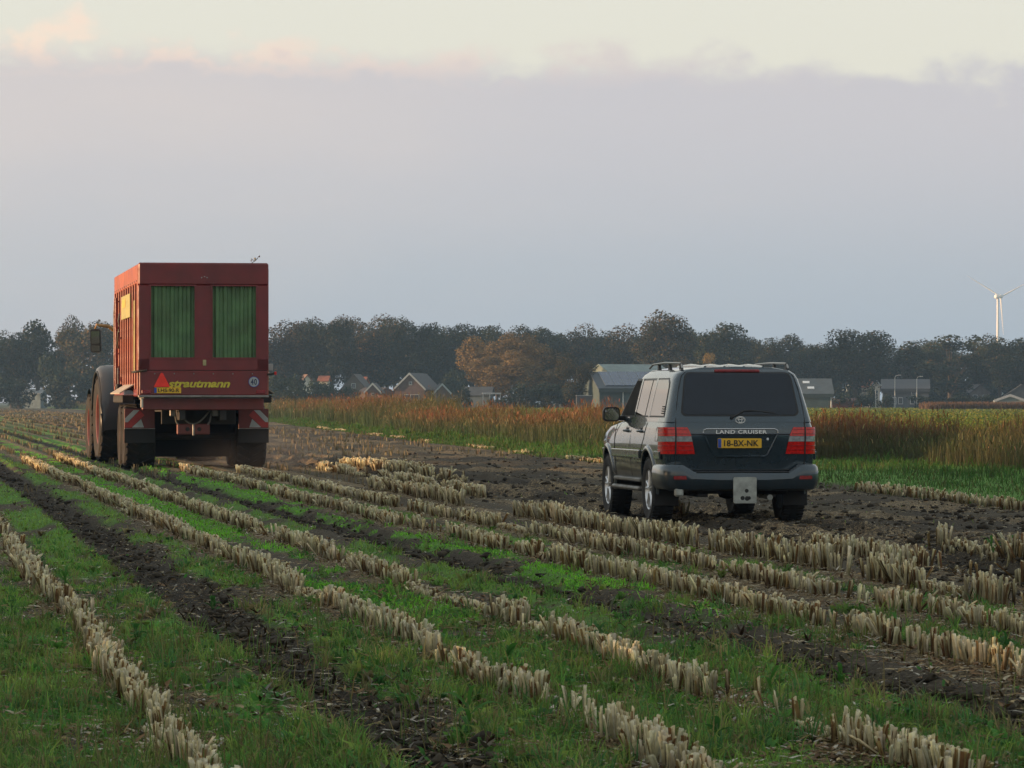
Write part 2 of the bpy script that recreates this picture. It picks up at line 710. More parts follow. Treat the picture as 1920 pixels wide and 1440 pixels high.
def soil_material():
    m, nt, b = mat_new('soil_and_stubble')
    N, L = nt.nodes, nt.links

    def noise(scale, det=5, rough=.6, vec=None):
        n = N.new('ShaderNodeTexNoise')
        n.inputs['Scale'].default_value, n.inputs['Detail'].default_value = scale, det
        n.inputs['Roughness'].default_value = rough
        L.new(vec if vec is not None else tcn.outputs['Object'], n.inputs['Vector'])
        return n.outputs[0]

    def rng_(v, a, bb, c=0.0, d=1.0):
        n = N.new('ShaderNodeMapRange')
        L.new(v, n.inputs[0])
        for i, q in enumerate((a, bb, c, d)):
            n.inputs[i + 1].default_value = q
        return n.outputs[0]

    def mul(a, bb):
        n = N.new('ShaderNodeMath')
        n.operation = 'MULTIPLY'
        for i, s in enumerate((a, bb)):
            if isinstance(s, (int, float)):
                n.inputs[i].default_value = s
            else:
                L.new(s, n.inputs[i])
        return n.outputs[0]

    def mix(f, a, bb):
        n = N.new('ShaderNodeMix')
        n.data_type = 'RGBA'
        L.new(f, n.inputs[0])
        for i, s in ((6, a), (7, bb)):
            if isinstance(s, tuple):
                n.inputs[i].default_value = (*s, 1)
            else:
                L.new(s, n.inputs[i])
        return n.outputs[2]
    tcn = N.new('ShaderNodeTexCoord')
    at = N.new('ShaderNodeAttribute')
    at.attribute_name = 'col'
    sp = N.new('ShaderNodeSeparateColor')
    L.new(at.outputs['Color'], sp.inputs[0])
    G, S, W = sp.outputs
    fine, mid, big = noise(38, 6, .65), noise(7, 4), noise(1.1, 3)
    dry = mix(rng_(fine, .35, .65), (.034, .028, .019), (.112, .092, .060))
    dark = mix(rng_(fine, .35, .65), (.014, .012, .009), (.050, .041, .030))
    soil = mix(rng_(mul(W, rng_(mid, .3, .6, .5, 1.2)), .15, .8), dry, dark)
    soil = mix(rng_(big, .35, .7, 0, .35), soil, (.050, .040, .028))
    mp = N.new('ShaderNodeMapping')
    mp.inputs['Rotation'].default_value = (0, 0, R(25))
    mp.inputs['Scale'].default_value = (1, .22, 1)
    L.new(tcn.outputs['Object'], mp.inputs[0])
    fl1, fl2 = noise(95, 3, .6, mp.outputs[0]), noise(26, 3, .6, mp.outputs[0])
    straw_c = mix(rng_(mid, .35, .65), (.13, .085, .045), (.36, .28, .16))
    thr = rng_(S, 0, 1, .74, .44)
    sub = N.new('ShaderNodeMath')
    sub.operation = 'SUBTRACT'
    L.new(fl1, sub.inputs[0])
    L.new(thr, sub.inputs[1])
    sub2 = N.new('ShaderNodeMath')
    sub2.operation = 'SUBTRACT'
    L.new(fl2, sub2.inputs[0])
    L.new(thr, sub2.inputs[1])
    c1 = mix(rng_(sub.outputs[0], 0, .04), soil, straw_c)
    c1 = mix(rng_(sub2.outputs[0], 0, .06, 0, .7), c1, straw_c)
    gr_c = mix(rng_(fine, .3, .7), (.060, .150, .022), (.135, .33, .040))
    gm = mul(G, rng_(mid, .25, .55, .5, 1.1))
    c2 = mix(rng_(gm, .25, .8, 0, .85), c1, gr_c)
    L.new(c2, b.inputs['Base Color'])
    b.inputs['Roughness'].default_value = .92
    b.inputs['Specular IOR Level'].default_value = .2
    bp = N.new('ShaderNodeBump')
    bp.inputs['Strength'].default_value, bp.inputs['Distance'].default_value = .8, .03
    L.new(fine, bp.inputs['Height'])
    L.new(bp.outputs[0], b.inputs['Normal'])
    return m


def spaced(lo, hi, first, growth):
    out, s = [lo], first
    while out[-1] < hi:
        out.append(out[-1] + s)
        s *= growth
    out[-1] = hi
    return out


us = np.array([-6 + i * .25 for i in range(25)] + list(np.arange(.29, 11.2, .042)) + spaced(11.3, 150, .08, 1.035))
vs_ = np.array(spaced(8, 60, .075, 1.0012)[:-1] + spaced(60, 900, .19, 1.012))
UU, VV = np.meshgrid(us, vs_)
HH = ground_h(UU, VV)
X0, Y0 = uv2xy(UU, VV)
nv, nu = UU.shape
pts = np.stack([X0, Y0, HH], -1).reshape(-1, 3)
ii = (np.arange(nv - 1)[:, None] * nu + np.arange(nu - 1)[None, :]).ravel()
quads = np.stack([ii, ii + 1, ii + nu + 1, ii + nu], 1)
gm_, sm_, wm_ = masks(UU, VV)
gcol = np.stack([gm_, sm_, wm_], -1).reshape(-1, 3)
# the rest of the land, joined round the detailed patch in the same sheet
FAR = 3150.0
c_in = [pts[0], pts[nu - 1], pts[-1], pts[(nv - 1) * nu]]
c_out = [(-FAR, -60, 0), (FAR, -60, 0), (FAR, FAR, 0), (-FAR, FAR, 0)]
for c in c_in:
    c[2] = 0
nb = len(pts)
pts = np.vstack([pts, c_in, c_out])
ring = [(nb + i, nb + 4 + i, nb + 4 + (i + 1) % 4, nb + (i + 1) % 4) for i in range(4)]
quads = np.vstack([quads, [tuple(reversed(q)) for q in ring]])
gcol = np.vstack([gcol, np.tile([.35, .2, .1], (8, 1))])
me = np_mesh('ground', pts, quads, gcol, smooth=True)
M_SOIL = soil_material()
ground = link('ground', me, M_SOIL)
bmc = bmesh.new()
bmc.from_mesh(me)
if bmc.faces and sum(f.normal.z for f in list(bmc.faces)[:50]) < 0:
    bmesh.ops.reverse_faces(bmc, faces=bmc.faces)
    bmc.to_mesh(me)
bmc.free()
tag(ground, 'dark soil of the harvested maize field with green weed strips', kind='structure')
del UU, VV, HH, X0, Y0, pts, quads, gcol, gm_, sm_, wm_


def gz(x, y):
    u, v = xy2uv(np.asarray(x, float), np.asarray(y, float))
    return ground_h(u, v)


# ---------------------------------------------------------- plants and litter in bulk
def blades(P, h, w, phi, psi, lean, c0, c1, mid_mix=.55):
    """Grass blades of three triangles each. P (N,3); everything else (N,) or (N,3)."""
    n = len(P)
    wd = np.stack([np.cos(phi), np.sin(phi), np.zeros(n)], 1)
    bd = np.stack([np.cos(psi), np.sin(psi), np.zeros(n)], 1)
    z = np.array([0, 0, 1.0])
    hw = (w / 2)[:, None]
    hh = h[:, None]
    ll = (lean * h)[:, None]
    mid = P + hh * .58 * z + ll * .32 * bd
    tip = P + hh * (1 - .28 * np.abs(lean))[:, None] * z + ll * bd
    V = np.stack([P - wd * hw, P + wd * hw, mid - wd * hw * .85, mid + wd * hw * .85, tip], 1).reshape(-1, 3)
    b = (np.arange(n) * 5)[:, None]
    F = np.concatenate([b + [0, 1, 3], b + [0, 3, 2], b + [2, 3, 4]], 1).reshape(-1, 3)
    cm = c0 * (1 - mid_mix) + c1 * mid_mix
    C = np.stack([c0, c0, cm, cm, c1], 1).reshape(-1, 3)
    return V, F, C


def merge(parts):
    V, F, C, o = [], [], [], 0
    for v, f, c in parts:
        V.append(v)
        F.append(f + o)
        C.append(c)
        o += len(v)
    return np.vstack(V), np.vstack(F), np.vstack(C)


def jitcol(n, base, amt=.25, hue=.1):
    base = np.asarray(base, float)
    c = np.tile(base, (n, 1)) if base.ndim == 1 else base
    c = c * (1 + amt * (rng.random((n, 1)) * 2 - 1)) * (1 + hue * (rng.random((n, 3)) * 2 - 1))
    return np.clip(c, 0.004, .9)


def view_points(n, ymin, ymax, power=1.0, margin=.012):
    """Ground points spread over the field ahead, thinning with distance."""
    a, b = ymin ** -power, ymax ** -power
    Y = (a + (b - a) * rng.random(n)) ** (-1 / power)
    X = (rng.random(n) * 2 - 1) * (.128 + margin) * Y
    return X, Y


M_GRASS = leafmat('grass_blades', .45, .7, .2, 2.0)
M_REED = leafmat('reeds', .3, .8, .25, 1.2)
M_CROP = leafmat('crop_leaves', .3, .7, .25, .6)
M_DRY = leafmat('dry_maize', .15, .85, .25, 30.0)
M_CLOD = leafmat('soil_clods', 0, .95, .35, 14.0)

# green seedlings and grass in the field
X, Y = view_points(430000, 13.6, 112, 1.15)
U, V = xy2uv(X, Y)
g, s, w = masks(U, V)
rowp = np.zeros_like(U)
for r in ROWS.values():
    rowp += np.exp(-((U - r) / .10) ** 2)
patch = sstep(fbm(X * 2.6, Y * 1.3, 99, 3), .40, .58)
keep = rng.random(len(X)) < np.clip(g ** 1.3 * 1.05 - rowp * .5, .012, 1) * np.where(g > .12, 1, .25) * np.where(Y < 27, .14 + .60 * patch, .7 + .3 * patch)
keep &= X < edge_x(Y) - .2
X, Y, U, V, g = X[keep], Y[keep], U[keep], V[keep], g[keep]
n = len(X)
nearf = 1 - sstep(Y, 18, 32)
kk = U / KU
lush = np.clip(strip(kk, 3.54, 3.96, .05) + strip(kk, 2.17, 2.62, .06), 0, 1) * sstep(Y, 20, 30)
cl = fbm(X * 3, Y * 1.4, 101, 2)
h = (.022 + .05 * rng.random(n) * (.4 + cl)) * (1 - .35 * nearf) * (1 - .12 * lush)
h = np.where(rng.random(n) < .05 * nearf, h * 2.2 + .04, h)
w = np.maximum(.0035 + .003 * rng.random(n), Y * .00019) * (1 + .5 * lush)
base = np.where(lush[:, None] > .4, np.array([.225, .600, .050]), np.array([.225, .390, .065]))
pal = rng.random(n)[:, None]
base = np.where(pal < .10 + .22 * nearf[:, None], np.array([.140, .180, .055]), base)
base = np.where(pal > .92 - .06 * nearf[:, None], np.array([.20, .16, .08]), base)
base = base * (.75 + .6 * fbm(X * 1.2, Y * .5, 98, 2))[:, None]
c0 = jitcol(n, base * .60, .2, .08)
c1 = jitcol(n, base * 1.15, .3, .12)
P = np.stack([X, Y, gz(X, Y) - .004], 1)
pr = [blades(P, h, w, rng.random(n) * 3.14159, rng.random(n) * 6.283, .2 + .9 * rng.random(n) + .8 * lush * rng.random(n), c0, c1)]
# lone taller grasses close by
X, Y = view_points(4200, 13.8, 25, 1.2)
P = np.stack([X, Y, gz(X, Y)], 1)
keep = fbm(X * 1.1, Y * .6, 111, 2) > .42
P = P[keep]
n = len(P)
cc = jitcol(n, np.where(rng.random((n, 1)) < .35, [.22, .19, .08], [.115, .185, .05]), .3, .1)
hh_ = .07 + .20 * rng.random(n) ** 1.7
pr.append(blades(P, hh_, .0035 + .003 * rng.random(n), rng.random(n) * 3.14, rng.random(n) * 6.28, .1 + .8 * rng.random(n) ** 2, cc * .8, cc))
# low broad weed leaves
X, Y = view_points(26000, 13.7, 40, 1.4)
U, V = xy2uv(X, Y)
g, s, w = masks(U, V)
keep = (rng.random(len(X)) < g * .9 + .03) & (fbm(X * 2.2, Y * 1.1, 121, 2) > .47)
X, Y = X[keep], Y[keep]
n = len(X)
P = np.stack([X, Y, gz(X, Y) + .01 * rng.random(n)], 1)
cc = jitcol(n, [.09, .24, .055], .35, .12)
pr.append(blades(P, .02 + .045 * rng.random(n), .012 + .018 * rng.random(n), rng.random(n) * 3.14, rng.random(n) * 6.28, .7 + .9 * rng.random(n), cc * .8, cc))
# grass tufts and rosettes of weeds close by
def clumps(nc, ymax, per, hr, wr, leanr, rad, pals, thr):
    X, Y = view_points(nc, 13.7, ymax, 1.25)
    U, V = xy2uv(X, Y)
    g, s, w = masks(U, V)
    ok = (g > .10) & (fbm(X * 1.3, Y * .7, 191, 2) > thr)
    X, Y = X[ok], Y[ok]
    q = len(X)
    pc = np.array(pals)[rng.integers(0, len(pals), q)] * (.7 + .6 * rng.random((q, 1)))
    size = .6 + .8 * rng.random(q)
    Xb = np.repeat(X, per) + rng.normal(0, rad, q * per)
    Yb = np.repeat(Y, per) + rng.normal(0, rad, q * per)
    sz = np.repeat(size, per)
    cb = jitcol(q * per, np.repeat(pc, per, 0), .25, .08)
    m_ = q * per
    return blades(np.stack([Xb, Yb, gz(Xb, Yb) - .003], 1), sz * (hr[0] + (hr[1] - hr[0]) * rng.random(m_)), wr[0] + (wr[1] - wr[0]) * rng.random(m_),
                  rng.random(m_) * 3.14, rng.random(m_) * 6.28, leanr[0] + (leanr[1] - leanr[0]) * rng.random(m_), cb * .75, cb * 1.1)


GP = [[.14, .28, .06], [.075, .20, .06], [.20, .23, .07], [.23, .32, .07], [.11, .26, .05], [.25, .21, .10]]
pr.append(clumps(3800, 40, 16, (.03, .13), (.004, .007), (.1, 1.0), .020, GP, .40))
pr.append(clumps(1700, 44, 12, (.03, .08), (.015, .035), (.7, 1.7), .015, GP, .44))
pr.append(clumps(2200, 36, 26, (.015, .06), (.006, .013), (.5, 1.6), .045, GP[:2], .46))
V_, F_, C_ = merge(pr)
tag(link('grass', np_mesh('grass', V_, F_, C_), M_GRASS), 'bright green seedlings and grass between the maize stubble rows', kind='stuff')

# verge grass between field and reeds
Y = (13.0 ** -1.0 + 0)
Yv = np.exp(np.log(34) + (np.log(640) - np.log(34)) * rng.random(60000) ** 1.25)
ex, rx = edge_x(Yv), reed_x(Yv)
Xv = ex - .5 + (rx + .6 - ex) * rng.random(len(Yv)) ** 1.0
vis = np.abs(Xv) < .14 * Yv + .5
Xv, Yv = Xv[vis], Yv[vis]
n = len(Xv)
cl = fbm(Xv * .8, Yv * .4, 131, 3)
t = np.clip((Xv - edge_x(Yv)) / np.maximum(reed_x(Yv) - edge_x(Yv), 1), 0, 1)
h = (.03 + .10 * t * cl + .06 * rng.random(n) * cl) * (1 + .4 * rng.random(n))
base = np.where((rng.random(n) < .22)[:, None], [.13, .13, .05], [.075, .165, .038])
h = h * (1 + 1.8 * sstep(fbm(Xv * 2.1, Yv * 1.1, 133, 2), .52, .7))
base = base * (.7 + .6 * fbm(Xv * .7, Yv * .3, 134, 2))[:, None]
cc = jitcol(n, base, .3, .12)
P = np.stack([Xv, Yv, gz(Xv, Yv) - .01], 1)
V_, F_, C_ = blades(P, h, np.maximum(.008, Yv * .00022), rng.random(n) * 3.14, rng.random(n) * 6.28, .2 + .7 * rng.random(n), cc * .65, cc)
tag(link('verge_grass', np_mesh('verge_grass', V_, F_, C_), M_GRASS), 'green grass strip along the field edge below the reeds', kind='stuff')

# reeds and rusty weeds on the ditch bank
n0 = 210000
Yr = np.exp(np.log(62) + (np.log(860) - np.log(62)) * rng.random(n0) ** 1.15)
Yr[:30000] = 450 + 420 * rng.random(30000)
band = 2.4 + .012 * Yr
off = band * rng.random(n0)
Xr = reed_x(Yr) + off
vis = np.abs(Xr) < .14 * Yr + .6
Xr, Yr, off, band = Xr[vis], Yr[vis], off[vis], band[vis]
n = len(Xr)
al = Yr * .35 + Xr * .3
hmap = np.interp(Yr, [60, 90, 119, 150, 180, 205, 300, 500, 860], [1.08, 1.04, 1.15, .98, 1.25, 1.65, 1.4, 1.5, 1.9])
clump = fbm(al * .9, off * .8, 141, 3)
h = 1.28 * hmap * (.12 + 1.15 * clump) * (.42 + .58 * rng.random(n)) * (.86 + .24 * np.clip(off / band * 1.6, 0, 1))
w = np.maximum(.007, Yr * .00011) * (.6 + .7 * rng.random(n))
kind = fbm(al * .35, off * .4 + 9, 151, 2)
rust = np.clip((kind - .38) * 4.0, .12, 1)[:, None]
straight = rng.random((n, 1))
top = rust * np.array([.225, .092, .046]) + (1 - rust) * np.array([.115, .110, .045])
tall = sstep(h / np.maximum(hmap, .1), .45, .85)[:, None]
top = top * tall + np.array([.080, .100, .042]) * (1 - tall)
top = np.where(straight < .10, np.array([.27, .20, .11]), top)
rightish = (1 - sstep(Yr, 95, 125))[:, None]
low_ = (1 - rust * .35) * np.array([.052, .088, .040]) + rust * .35 * np.array([.075, .066, .036])
low_ = low_ * (1 - .6 * rightish) + .6 * rightish * np.array([.085, .066, .038])
c0, c1 = jitcol(n, low_, .3, .12), jitcol(n, top, .3, .12)
P = np.stack([Xr, Yr, gz(Xr, Yr) - .03], 1)
pr = [blades(P, h, w, rng.random(n) * 3.14, rng.random(n) * 6.28, .05 + .45 * rng.random(n) ** 2, c0, c1, .12)]
# fluffy seed heads
sel = rng.random(n) < .30
sel &= rng.random(n) < .6
Ps = P[sel] + np.stack([rng.normal(0, .05, sel.sum()), rng.normal(0, .05, sel.sum()), h[sel] * (.72 + .2 * rng.random(sel.sum()))], 1)
ns = len(Ps)
cs = jitcol(ns, c1[sel], .25, .1)
pr.append(blades(Ps, .10 + .12 * rng.random(ns), w[sel] * 1.7 + .008, rng.random(ns) * 3.14, rng.random(ns) * 6.28, .3 + .7 * rng.random(ns), cs * .9, cs))
V_, F_, C_ = merge(pr)
tag(link('reeds', np_mesh('reeds', V_, F_, C_), M_REED), 'rust topped reeds and dock along the ditch bank', kind='stuff')

# the leafy crop beyond the ditch
ys = np.array(spaced(66, 620, .9, 1.02))
ts = np.linspace(0, 1, 90)
rows_x = reed_x(ys)[:, None] + 2.2 + (ts[None, :] ** 1.2) * (.20 * ys[:, None] + 30)
yy = np.repeat(ys[:, None], len(ts), 1)
zz = .34 + .16 * (fbm(rows_x * 1.7, yy * .9, 161, 3) - .5)
zz[0, :] = -.05
zz[:, 0] = -.05
P = np.stack([rows_x, yy, zz], -1).reshape(-1, 3)
nt_ = len(ts)
ii = (np.arange(len(ys) - 1)[:, None] * nt_ + np.arange(nt_ - 1)[None, :]).ravel()
cn = fbm(P[:, 0] * 1.2, P[:, 1] * .35, 171, 3)[:, None]
cc = np.where(cn > .5, [.150, .185, .032], [.105, .150, .030]) * (.8 + .4 * rng.random((len(P), 1)))
me = np_mesh('crop_field', P, np.stack([ii, ii + 1, ii + nt_ + 1, ii + nt_], 1), cc, smooth=True)
tag(link('crop_field', me, M_CROP), 'yellowing green leaf crop beyond the ditch', kind='structure')
n0 = 110000
Yc = np.exp(np.log(68) + (np.log(600) - np.log(68)) * rng.random(n0) ** 1.1)
Xc = reed_x(Yc) + 2.4 + rng.random(n0) * (.14 * Yc - reed_x(Yc) - 1)
vis = (Xc < .14 * Yc) & (Xc > reed_x(Yc) + 2)
Xc, Yc = Xc[vis], Yc[vis]
n = len(Xc)
pal = rng.random((n, 1))
base = np.where(pal < .18, [.30, .27, .05], np.where(pal < .5, [.180, .215, .036], [.105, .165, .030]))
cc = jitcol(n, base, .3, .1)
P = np.stack([Xc, Yc, .26 + .10 * fbm(Xc * 1.7, Yc * .9, 161, 3)], 1)
V_, F_, C_ = blades(P, .10 + .16 * rng.random(n), .05 + .06 * rng.random(n) + Yc * .0001, rng.random(n) * 3.14, rng.random(n) * 6.28, .5 + .9 * rng.random(n), cc * .8, cc)
tag(link('crop_leaves', np_mesh('crop_leaves', V_, F_, C_), M_CROP), 'yellow and green crop leaves on the field beyond the ditch', kind='stuff')

# ---------------------------------------------------------- maize stubble
def stalk_template(seed, h, pale, thick):
    r = np.random.default_rng(seed)
    V, F, C = [], [], []
    n = 7
    brown, tan, cream = np.array([.050, .029, .015]), np.array([.195, .135, .055]), np.array([.58, .50, .30])
    if pale:
        brown, tan, cream = np.array([.26, .21, .11]), np.array([.50, .44, .27]), np.array([.66, .61, .44])
    lx, ly = r.normal(0, .025, 2)
    ang = r.random() * 6
    levels = [0, .35, .37, .40, .93, 1.0]
    for li, t in enumerate(levels):
        rad = thick * (1.10 if li == 5 else 1.0) * (1.18 if li == 2 else 1)
        for k in range(n):
            a = 2 * math.pi * k / n
            z = t * h
            if li == len(levels) - 1:
                z += .004 * math.cos(a + ang) + r.normal(0, .0025)
            V.append((lx * t * h * 2 + rad * math.cos(a), ly * t * h * 2 + rad * math.sin(a), z))
            c = brown * (1 - t) + tan * t if t < .9 else cream
            C.append(c * (.8 + .4 * r.random()))
    for li in range(len(levels) - 1):
        for k in range(n):
            a, b = li * n + k, li * n + (k + 1) % n
            F += [(a, b, b + n), (a, b + n, a + n)]
    V.append((lx * h * 2, ly * h * 2, h * .985))
    C.append(np.array([.46, .40, .27]))
    for k in range(n):
        a = (len(levels) - 1) * n
        F.append((a + k, a + (k + 1) % n, len(V) - 1))
    for q in range(5):                                   # dry sheaths peeling off
        a = r.random() * 6.28
        z0, z1 = r.random() * .3 * h, h * (.72 + .27 * r.random() ** .5)
        out = .001 + .009 * r.random()
        wd = .003 + .0045 * r.random()
        dx_, dy_ = math.cos(a), math.sin(a)
        col = (tan if r.random() < .6 else cream * .75) * (.7 + .6 * r.random())
        if r.random() < .5 and not pale:
            col = np.array([.125, .064, .026])
        o = len(V)
        for t in (0, .5, 1):
            rr = thick * 1.1 + out * t * t
            zz_ = z0 + (z1 - z0) * t
            for sgn in (-1, 1):
                V.append((lx * zz_ * 2 + dx_ * rr - sgn * dy_ * wd * (1 - .15 * t), ly * zz_ * 2 + dy_ * rr + sgn * dx_ * wd * (1 - .15 * t), zz_))
                C.append(col * (.7 + .3 * t) * (1.5 if t == 1 else 1))
        for s_ in (0, 2):
            F += [(o + s_, o + s_ + 1, o + s_ + 3), (o + s_, o + s_ + 3, o + s_ + 2)]
    return np.array(V), np.array(F), np.array(C)


TEMPL = [stalk_template(200 + i, .17 + .012 * (i % 4), i % 5 in (1, 3, 4), .0048 + .0010 * (i % 4)) for i in range(12)]
STALK_ME = []
for i, (tv, tf, tcn_) in enumerate(TEMPL):
    m_ = np_mesh('corn_stalk', tv, tf, tcn_)
    m_.materials.append(M_DRY)
    STALK_ME.append(m_)


def scatter(templates, which, P, sc, rz, tx, ty, tint=None, up=None):
    Vs, Fs, Cs, o = [], [], [], 0
    for ti, (tv, tf, tc_) in enumerate(templates):
        s_ = np.where(which == ti)[0]
        if len(s_) == 0:
            continue
        m = len(s_)
        v = tv[None] * sc[s_][:, None, :]
        v = v + np.stack([v[..., 2] * tx[s_][:, None], v[..., 2] * ty[s_][:, None], 0 * v[..., 2] if up is None else np.abs(v[..., 0]) * up[s_][:, None]], -1)
        c_, n_ = np.cos(rz[s_])[:, None], np.sin(rz[s_])[:, None]
        v = np.stack([v[..., 0] * c_ - v[..., 1] * n_, v[..., 0] * n_ + v[..., 1] * c_, v[..., 2]], -1) + P[s_][:, None, :]
        cc_ = np.repeat(tc_[None], m, 0)
        if tint is not None:
            cc_ = cc_ * tint[s_][:, None, :]
        Vs.append(v.reshape(-1, 3))
        Cs.append(cc_.reshape(-1, 3))
        Fs.append((tf[None] + (np.arange(m) * len(tv))[:, None, None]).reshape(-1, 3) + o)
        o += m * len(tv)
    return np.vstack(Vs), np.vstack(Fs), np.vstack(Cs)


# stretches of each row that still stand: (from, to) in metres ahead
SPANS = {
    'a': [(12, 23.5), (24.5, 38), (41, 60)],
    'b': [(14, 17.4), (17.9, 20.2), (20.6, 38), (38.8, 62), (64, 90)],
    'c': [(14, 17.6), (18.4, 22.6), (22.9, 33), (33.6, 52), (53, 78), (80, 96)],
    'e': [(18.6, 22.0), (22.4, 36), (36.8, 44), (44.5, 60), (61.5, 79)],
    'f': [(21, 25.4), (25.8, 33), (33.3, 51), (52.5, 66), (68, 77)],
    'g': [(22.5, 26.5), (27, 37.5), (38, 48.5), (53, 64)],
    'h': [(24, 30), (31, 36.8), (57, 70), (72, 80)],
    'i': [(26, 31), (33, 36), (47.5, 49.8), (66, 84)],
}
LEFT_ROWS = {'j': 1.47 * KU, 'k': 0.14 * KU}
rec = []
for key, spans in SPANS.items():
    tall = {'g': 1.30, 'h': 1.15, 'i': 1.2, 'f': .95}.get(key, .88)
    for a, b in spans:
        y = a
        while y < b:
            gap = vnoise(np.array(y * 1.3), np.array(ROWS[key] * 9), 301)
            step = .010 + .020 * random.random() + (.20 if gap < .22 else 0)
            u = ROWS[key] + random.gauss(0, .030) + .10 * (float(vnoise(np.array(y * .35), np.array(ROWS[key]), 303)) - .5)
            x_, y_ = uv2xy(u, (y - u * SA) / CA)
            crush = .45 if float(vnoise(np.array(y * 1.1), np.array(ROWS[key] * 3), 307)) < .22 else 1
            rec.append((x_, y_, (.90 if tall < .9 else .82) * tall * crush * (.70 + .36 * random.random()) * (.88 + .24 * float(vnoise(np.array(y * .5), np.array(ROWS[key] * 5), 309))), 'abcefghi'.index(key)))
            y += step
y = 52.0
while y < 210:                                          # last row along the verge
    if float(vnoise(np.array(y * .16), np.array(3.3), 313)) > (.30 if y < 62 else .5):
        rec.append((float(edge_x(y)) - .25 + random.gauss(0, .07), y, (.95 if y < 62 else .6) * random.uniform(.5, 1.0), 7))
    y += .018 * y / 50 + .02 * random.random()
rec = np.array(rec)
onscreen = (np.abs(rec[:, 0]) < .1285 * rec[:, 1]) & (rec[:, 1] > 14.3)
rec = rec[(np.abs(rec[:, 0]) < .15 * rec[:, 1])]
onscreen = (np.abs(rec[:, 0]) < .1275 * rec[:, 1]) & (rec[:, 1] > 15.2)
order = np.argsort(np.where(onscreen, rec[:, 1], 1e6))
single = order[:300]
rest = np.setdiff1d(np.arange(len(rec)), single)
which = rng.integers(0, len(TEMPL), len(rec))
rowid = rec[:, 3].astype(int)
zrec = gz(rec[:, 0], rec[:, 1]) - .012
ROW_LABEL = {
    0: ('brown cut maize stalk in the row running down to the bottom left corner', 'stalks of the row at bottom left'),
    1: ('straw coloured cut maize stalk in the row meeting the bottom edge right of the middle', 'stalks of the row meeting the bottom edge right of the middle'),
    2: ('straw coloured cut maize stalk in the row that meets the bottom edge near the right', 'stalks of the row meeting the bottom edge near the right'),
    3: ('cut maize stalk in the row that leaves the right edge low down', 'stalks of the row leaving the right edge low down'),
    4: ('cut maize stalk in the row second above the low right corner', 'stalks of the second row up at the right edge'),
    5: ('tall pale cut maize stalk in the row on the near side of the dark car track', 'stalks of the row beside the dark track'),
    6: ('pale cut maize stalk in the last row before the bare soil behind the car', 'stalks of the last row before bare soil'),
    7: ('pale cut maize stalk standing in the bare soil behind the car', 'stalks standing in the bare soil'),
}
for i in single:
    o = bpy.data.objects.new('corn_stalk', STALK_ME[which[i]])
    COL.objects.link(o)
    o.location = (rec[i, 0], rec[i, 1], zrec[i])
    o.rotation_euler = (random.gauss(0, .09), random.gauss(0, .5 if random.random() < .14 else .09), random.random() * 6.28)
    k_ = .58 + .30 * random.random()
    o.scale = (k_ * 1.15, k_ * 1.15, rec[i, 2])
    lab, grp = ROW_LABEL[rowid[i]]
    tone = 'pale' if which[i] % 5 in (1, 3, 4) else 'brown'
    lab = tone + ' ' + lab.replace('straw coloured ', '').replace('brown ', '').replace('pale ', '').replace('tall ', '')
    grp = tone + ' ' + grp
    tag(o, lab, 'maize stalk', grp)
m = len(rest)
fat = np.maximum(1.0, rec[rest, 1] * .024)[:, None] * (.85 + .5 * rng.random((m, 1)))
sc = np.concatenate([fat, fat, rec[rest, 2][:, None]], 1)
V_, F_, C_ = scatter(TEMPL, which[rest], np.stack([rec[rest, 0], rec[rest, 1], zrec[rest]], 1), sc, rng.random(m) * 6.28, rng.normal(0, 1, m) * np.where(rng.random(m) < .14, .5, .09), rng.normal(0, .09, m), (.65 + .6 * rng.random((m, 1))) * (.96 + .08 * rng.random((m, 3))))
tag(link('maize_stubble', np_mesh('maize_stubble', V_, F_, C_), M_DRY), 'long rows of pale cut maize stubble across the field', kind='stuff')

# far stubble rows on the left, small ragged straw
pr = []
for k0 in np.arange(-1.2, 14, .67):
    for kf in (0,):
        nn = 420
        Yf = np.exp(np.log(62 if k0 < 5.8 else 95) + (np.log(420) - np.log(62)) * rng.random(nn))
        u = k0 * KU + rng.normal(0, .07, nn)
        v = (Yf - u * SA) / CA
        Xf, Yf2 = uv2xy(u, v)
        ok = (np.abs(Xf) < .14 * Yf2) & (Xf < edge_x(Yf2) - .5) & (vnoise(Yf2 * .09, u * 0 + k0 * 7, 311) > .36)
        Xf, Yf2 = Xf[ok], Yf2[ok]
        q = len(Xf)
        if q == 0:
            continue
        cc = jitcol(q, [.20, .165, .10], .4, .08)
        pr.append(blades(np.stack([Xf, Yf2, gz(Xf, Yf2) - .01], 1), .10 + .12 * rng.random(q), np.maximum(.02, Yf2 * .0004), rng.random(q) * 3.14, rng.random(q) * 6.28, .3 * rng.random(q), cc * .6, cc))
V_, F_, C_ = merge(pr)
tag(link('far_stubble', np_mesh('far_stubble', V_, F_, C_), M_DRY), 'thin distant stubble rows running to the treeline', kind='stuff')

